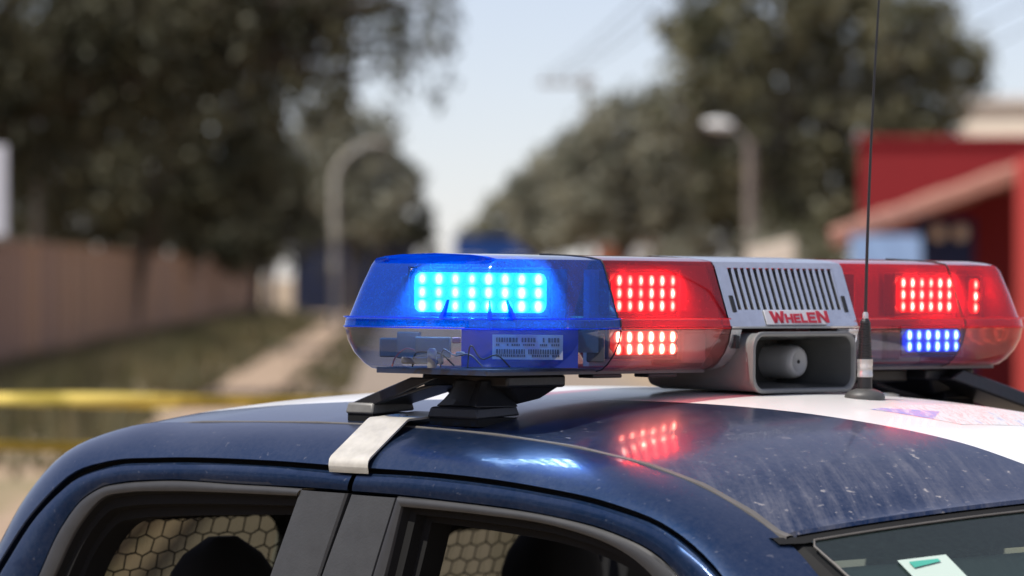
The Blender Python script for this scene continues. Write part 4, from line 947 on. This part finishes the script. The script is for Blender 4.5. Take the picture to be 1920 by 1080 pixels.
def grass():
    rs = np.random.RandomState(5); n = 42000
    y = 38 + 150 * rs.uniform(0, 1, n) ** 1.3; kx = -.0256 * y
    band = rs.choice(4, n, p=(.48, .22, .12, .18)); x = np.where(band == 0, -6.35 + np.abs(rs.normal(size=n)) * .9, np.where(band == 1, rs.uniform(-6.2, -3.4, n), np.where(band == 2, rs.uniform(-3.7, -3.1, n), rs.uniform(-1.95, -.9, n)))) + kx
    keep = np.sin(x * 2.1 + y * .35) + np.sin(y * .9 + 1) * .6 + rs.normal(size=n) * .5 + (band == 0) * 1.2 > .2; x, y, band = x[keep], y[keep], band[keep]; n = len(x)
    h = np.where(band == 0, rs.uniform(.2, .75, n), rs.uniform(.08, .32, n)); a = rs.uniform(0, 6.28, n); w_ = .05
    c = np.stack([x, y, np.zeros(n)], 1); u = np.stack([np.cos(a) * w_, np.sin(a) * w_, 0 * a], 1); t = np.stack([rs.normal(size=n) * .1, rs.normal(size=n) * .1, h], 1)
    V = np.stack([c - u, c + u, c + t], 1).reshape(-1, 3)
    me = bpy.data.meshes.new('verge_grass'); me.vertices.add(n * 3); me.vertices.foreach_set('co', V.ravel()); me.loops.add(n * 3); me.loops.foreach_set('vertex_index', np.arange(n * 3)); me.polygons.add(n); me.polygons.foreach_set('loop_start', np.arange(n) * 3); me.update(calc_edges=True)
    leaf_mat('grass', (.055, .062, .025), (.24, .20, .11), .3)
    tag(link('verge_grass', me, 'grass'), 'tufts of green and dry grass along the left verge', 'grass', kind='stuff')
grass()

def poles():
    simple('pole_grey', (.34, .31, .28), .7, var=.15, vscale=2); simple('pole_brown', (.21, .17, .145), .8, var=.15, vscale=2); simple('pole_pale', (.46, .43, .37), .7, var=.1, vscale=2); simple('lamp_white', (.78, .78, .76), .4, var=.04); simple('wood_pole', (.30, .24, .19), .9, var=.25, vscale=2); simple('wire', (.03, .03, .03), .7)
    # left lamp post with a curved arm
    b = (-6.25, 150, 0); t = empty('lamp_post', b, 'tall lamp post with curved arm on the left side of the street', 'lamp post')
    m = MB(); m.tube([(0, 0, 0), (0, 0, 3), (0, 0, 5.3), (.10, 0, 5.75), (.40, 0, 6.15), (.85, 0, 6.5), (1.3, 0, 6.7)], [.13, .12, .10, .085, .075, .07, .06], 10); link('pole', m.mesh('pole', 60), 'pole_pale', t)
    m = MB(); m.prism([(1.2, -.14, 6.56), (1.9, -.12, 6.58), (1.9, .12, 6.58), (1.2, .14, 6.56)], [(1.25, -.1, 6.72), (1.8, -.07, 6.68), (1.8, .07, 6.68), (1.25, .1, 6.72)]); link('lamp_head', m.mesh('lamp_head', 0), 'pole_grey', t, .02)
    # right lamp post
    b = (5.3, 95, 0); t = empty('lamp_post', b, 'pale lamp post with white lamp head in front of the tall tree', 'lamp post')
    m = MB(); m.tube([(0, 0, 0), (0, 0, 2.5), (0, 0, 4.95)], [.125, .12, .11], 12); link('pole', m.mesh('pole', 60), 'pole_brown', t)
    m = MB(); m.tube([(0, 0, 4.8), (-.25, 0, 5.15), (-.5, 0, 5.25)], .035, 8); link('arm', m.mesh('arm', 60), 'pole_grey', t)
    m = MB(); rows = []
    for u in np.linspace(0, 1, 9):
        k = max(.12, math.sin(math.pi * min(1, .12 + u * .8)) ** .6); rows.append([(-.40 - .62 * u, .16 * k * math.cos(a), 5.28 + .05 * u + .12 * k * math.sin(a)) for a in np.linspace(0, 6.283, 12, endpoint=False)])
    m.quadgrid(rows, True); m.fan(rows[0]); m.fan(rows[-1]); link('lamp_head', m.mesh('lamp_head', 50), 'lamp_white', t)
    # utility pole with crossarm
    b = (2.24, 128, 0); t = empty('utility_pole', b, 'utility pole with a crossarm against the sky', 'utility pole')
    m = MB(); m.tube([(0, 0, 0), (0, 0, 4), (0, 0, 8.0)], [.14, .10, .07], 10); link('pole', m.mesh('pole', 60), 'pole_grey', t)
    m = MB(); m.box((-1.45, -.05, 7.66), (.25, .05, 7.76)); link('crossarm', m.mesh('crossarm', 0), 'wood_pole', t)
    for x in (-1.25, -.9, -.5, -.12, .18):
        m = MB(); m.lathe([(.02, 0), (.06, .02), (.05, .08), (.065, .11), (.03, .17), (.01, .18)], (x, 0, 7.755), 10); link('insulator', m.mesh('insulator', 60), 'pole_grey', t)
    # overhead wires
    def wire(a, c, sag, lb):
        a, c = Vector(a), Vector(c); m = MB(); m.tube([a.lerp(c, k / 16) - Vector((0, 0, sag * 4 * (k / 16) * (1 - k / 16))) for k in range(17)], .014, 6)
        o = link('overhead_wire', m.mesh('overhead_wire', 60), 'wire'); tag(o, lb, 'wire', 'overhead wires')
    for k, x in enumerate((.77, 1.12, 1.52)): wire((x + .1, 128, 7.93), (3.3 + k * .4, 24, 6.6), .55, '%s of three thin wires running from the crossarm towards the upper right' % ('leftmost', 'middle', 'rightmost')[k])
    for k in range(3): wire((4.6, 92, 4.4 + .45 * k), (10.5, 80, 7.0 + .5 * k), .12, '%s of three dark cables slanting up across the tall tree' % ('lowest', 'middle', 'highest')[k])
    # sign at the left edge
    b = (-5.35, 44, 0); t = empty('street_sign', b, 'white upright sign board at the left edge above the wall', 'sign')
    simple('sign_white', (.62, .62, .66), .5, var=.05)
    m = MB(); m.box((-.42, -.015, 2.33), (.14, .015, 3.26)); link('board', m.mesh('board', 0), 'sign_white', t, .01)
    m = MB(); m.tube([(-.15, .04, 0), (-.15, .04, 3.3)], .035, 10); link('post', m.mesh('post', 60), 'pole_grey', t)
    b = (-8.9, 80, 0); t = empty('wooden_post', b, 'slim grey post standing right of the white sign', 'post')
    m = MB(); m.tube([(0, 0, 0), (0, 0, 4.35)], .09, 10); link('post', m.mesh('post', 60), 'bark', t)
poles()

def tapes():
    g = NT('caution_tape'); v = g.coords()
    n = g.noise(2.6, 3, .6, g.scaled(v, 1.0, .05, 3)); col = g.mix(g.ramp(n, [(.45, (0, 0, 0)), (.54, (1, 1, 1))]), C4((.50, .40, .09)), C4((.86, .70, .20)))
    d = g.n('BsdfDiffuse', Color=col); t = g.n('BsdfTranslucent', Color=col); g.surf(g.n('MixShader', i0=.35, i1=d.outputs[0], i2=t.outputs[0]).outputs[0])
    simple('post_metal', (.25, .25, .24), .6)
    posts = []
    for x, lb in ((-2.35, 'steel post holding caution tape beyond the left edge'), (1.25, 'steel post holding caution tape behind the truck')):
        o = MB(); o.tube([(x, 14.0, 0), (x, 14.0, 1.56)], .03, 10)
        m = o.mesh('tape_post', 60); m.transform(Matrix.Translation(Vector((-x, -14, 0)))); p = link('tape_post', m, 'post_metal'); p.location = (x, 14, 0); tag(p, lb, 'post', 'posts holding the tape')
    for k, (za, zb, sag, h, lb) in enumerate(((1.510, 1.487, .010, .025, 'upper yellow caution tape stretched behind the truck'), (1.365, 1.33, .02, .023, 'lower yellow caution tape stretched behind the truck'))):
        m = MB(); rows = []
        for i in range(60):
            u = i / 59; x = -2.35 + 3.6 * u; z = za + (zb - za) * u - sag * 4 * u * (1 - u); tw = .75 * math.sin(u * 11 + k * 2.3); y = 14 + .03
            rows.append([(x, y - math.sin(tw) * h, z - math.cos(tw) * h), (x, y - math.sin(tw) * h * .2 + .002 * math.sin(u * 60), z), (x, y + math.sin(tw) * h, z + math.cos(tw) * h)])
        m.quadgrid(rows); o = link('caution_tape', m.mesh('caution_tape', 60), 'caution_tape'); tag(o, lb, 'tape', 'caution tapes'); md = o.modifiers.new('thickness', 'SOLIDIFY'); md.thickness = .0004
tapes()

def buildings():
    simple('red_wall', (.24, .010, .013), .85, var=.12, vscale=1.5); simple('red_sunlit', (.52, .055, .045), .8, var=.12, vscale=2.5)  # shade on the walls and sunlight on the column put into these reds
    simple('red_shaded', (.17, .006, .007), .85, var=.1); simple('tile', (.38, .185, .135), .85, var=.2, vscale=5); simple('light_blue', (.28, .42, .66), .8, var=.06); simple('navy_wall', (.020, .035, .11), .8, var=.15)
    simple('cream', (.80, .70, .57), .85, var=.08, vscale=1); simple('orange_wall', (.45, .16, .08), .85); simple('white_wall', (.70, .68, .66), .85); simple('blue_glow_tone', (.006, .055, .24), .8, var=.2, vscale=.6); simple('dark_glow_tone', (.003, .008, .032), .85, var=.25, vscale=.8); simple('dark_glass', (.02, .022, .03), .2)
    # red building with a tiled porch
    t = empty('red_building', (6.6, 62, 0), 'dark red flat roofed building with sloping tiled porch on the right', 'building'); t.rotation_euler = (0, 0, -.10)
    def part(nm, lo, hi, mt, bev=.0, par=None):
        m = MB(); m.box(lo, hi); return link(nm, m.mesh(nm, 0), mt, par or t, bev)
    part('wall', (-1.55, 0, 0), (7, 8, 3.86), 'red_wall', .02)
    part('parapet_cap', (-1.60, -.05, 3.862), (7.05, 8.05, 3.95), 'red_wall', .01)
    # porch: sloping slab whose rake edge faces the camera, tiles along it
    x0, z0, x1, z1 = -1.82, 2.42, 1.98, 3.76
    m = MB(); m.prism([(x0, -5.6, z0 - .10), (x1, -5.6, z1 - .10), (x1, -.01, z1 - .10), (x0, -.01, z0 - .10)], [(x0, -5.6, z0 + .06), (x1, -5.6, z1 + .06), (x1, -.01, z1 + .06), (x0, -.01, z0 + .06)]); pr = link('porch_roof', m.mesh('porch_roof', 0), 'tile', t)
    ang = math.atan2(z1 - z0, x1 - x0); tl = MB(); rows = []
    for a in np.linspace(0, math.pi, 7): rows.append([(0, -.09 * math.cos(a), .07 * math.sin(a)), (.40, -.09 * math.cos(a), .07 * math.sin(a))])
    tl.quadgrid(rows); tm = tl.mesh('roof_tile', 60); tm.materials.append(MATS['tile'])
    for i in range(10):
        for j in range(14):
            o = link('roof_tile', tm, 'tile', pr); u = i / 10; o.location = (x0 + (x1 - x0) * u, -5.45 + j * .40, z0 + (z1 - z0) * u + .062 + .012 * (i % 2)); o.rotation_euler = (0, -ang, 0)
    part('side_wall', (-1.55, -5.95, 0), (-.62, -5.75, 2.46), 'light_blue'); part('doorway', (-.72, -2.9, 0), (.10, -2.8, 2.72), 'navy_wall'); part('porch_wall', (.12, -2.95, 0), (1.9, -2.8, 3.1), 'red_shaded')
    for x in (-.40, -.10):
        m = MB(); m.lathe([(.005, -.11), (.07, -.09), (.11, 0), (.07, .09), (.005, .11)], (x, -3.05, 2.52), 14); link('hanging_lantern', m.mesh('hanging_lantern', 60), 'cream', t)
    m = MB(); m.box((.62, -6.6, 0), (1.7, -5.7, 3.45)); link('column', m.mesh('column', 0), 'red_sunlit', t, .03)
    # far cream building
    t2 = t = empty('cream_building', (14.4, 112, 0), 'sunlit cream building above the red roof at the right edge', 'building'); t.rotation_euler = (0, 0, -.35)
    part('wall', (-2.7, 0, 0), (6, 8, 6.5), 'cream'); part('roof_slab', (-2.9, -.2, 6.5), (6.2, 8.2, 6.7), 'white_wall')
    for x in (-1.9, -.2, 1.5):
        f = part('window', (x, -.03, 4.3), (x + .9, .0, 5.5), 'white_wall'); part('pane', (x + .08, -.04, 4.38), (x + .82, -.031, 5.42), 'dark_glass', par=f)
    t = empty('garden_wall', (4.75, 78, 0), 'low cream wall below the right lamp post', 'wall')
    m = MB(); m.prism([(-.45, 0, 0), (.42, 0, 0), (.42, .25, 0), (-.45, .25, 0)], [(-.45, 0, 2.42), (.42, 0, 2.62), (.42, .25, 2.62), (-.45, .25, 2.42)]); link('wall', m.mesh('wall', 0), 'cream', t, .02)
    t = empty('small_house', (3.6, 140, 0), 'small orange and white house between trees on the right', 'house')
    part('wall', (-.75, 0, 0), (.05, 3, 2.9), 'orange_wall'); part('wall', (.06, .02, 0), (1.5, 3, 2.75), 'white_wall'); part('roof', (-.85, -.1, 2.9), (1.6, 3.1, 3.02), 'tile'); f = part('window', (.4, -.02, 1.2), (1.0, .02, 2.3), 'white_wall'); part('pane', (.45, -.03, 1.25), (.95, -.021, 2.25), 'dark_glass', par=f)
    t = empty('blue_glow_block', (-.85, 196, 0), 'blue block added low at the street end for the blue glow behind the light bar', 'building')  # added blue blocks: the glow round the light bar put into their colour
    part('wall', (-1.8, 0, 0), (1.8, 6, 3.6), 'blue_glow_tone'); part('roof_slab', (-1.9, -.1, 3.6), (1.9, 6.1, 3.75), 'blue_glow_tone')
    for x in (-1.5, .5): f = part('window', (x, -.03, 1.6), (x + 1, .0, 2.8), 'white_wall'); part('pane', (x + .08, -.04, 1.68), (x + .92, -.031, 2.72), 'dark_glass', par=f)
    t = empty('blue_glow_block', (-8.2, 226, 0), 'navy block added behind the left lamp post for the blue glow beside the light bar', 'building')
    part('wall', (-3.4, 0, 0), (3.0, 6, 4.7), 'dark_glow_tone'); part('roof_slab', (-3.5, -.1, 4.7), (3.1, 6.1, 4.85), 'dark_glow_tone')
    for x in (-2.2, .2): f = part('window', (x, -.03, 1.6), (x + 1, .0, 2.8), 'navy_wall'); part('pane', (x + .08, -.04, 1.68), (x + .92, -.031, 2.72), 'dark_glass', par=f)
buildings()
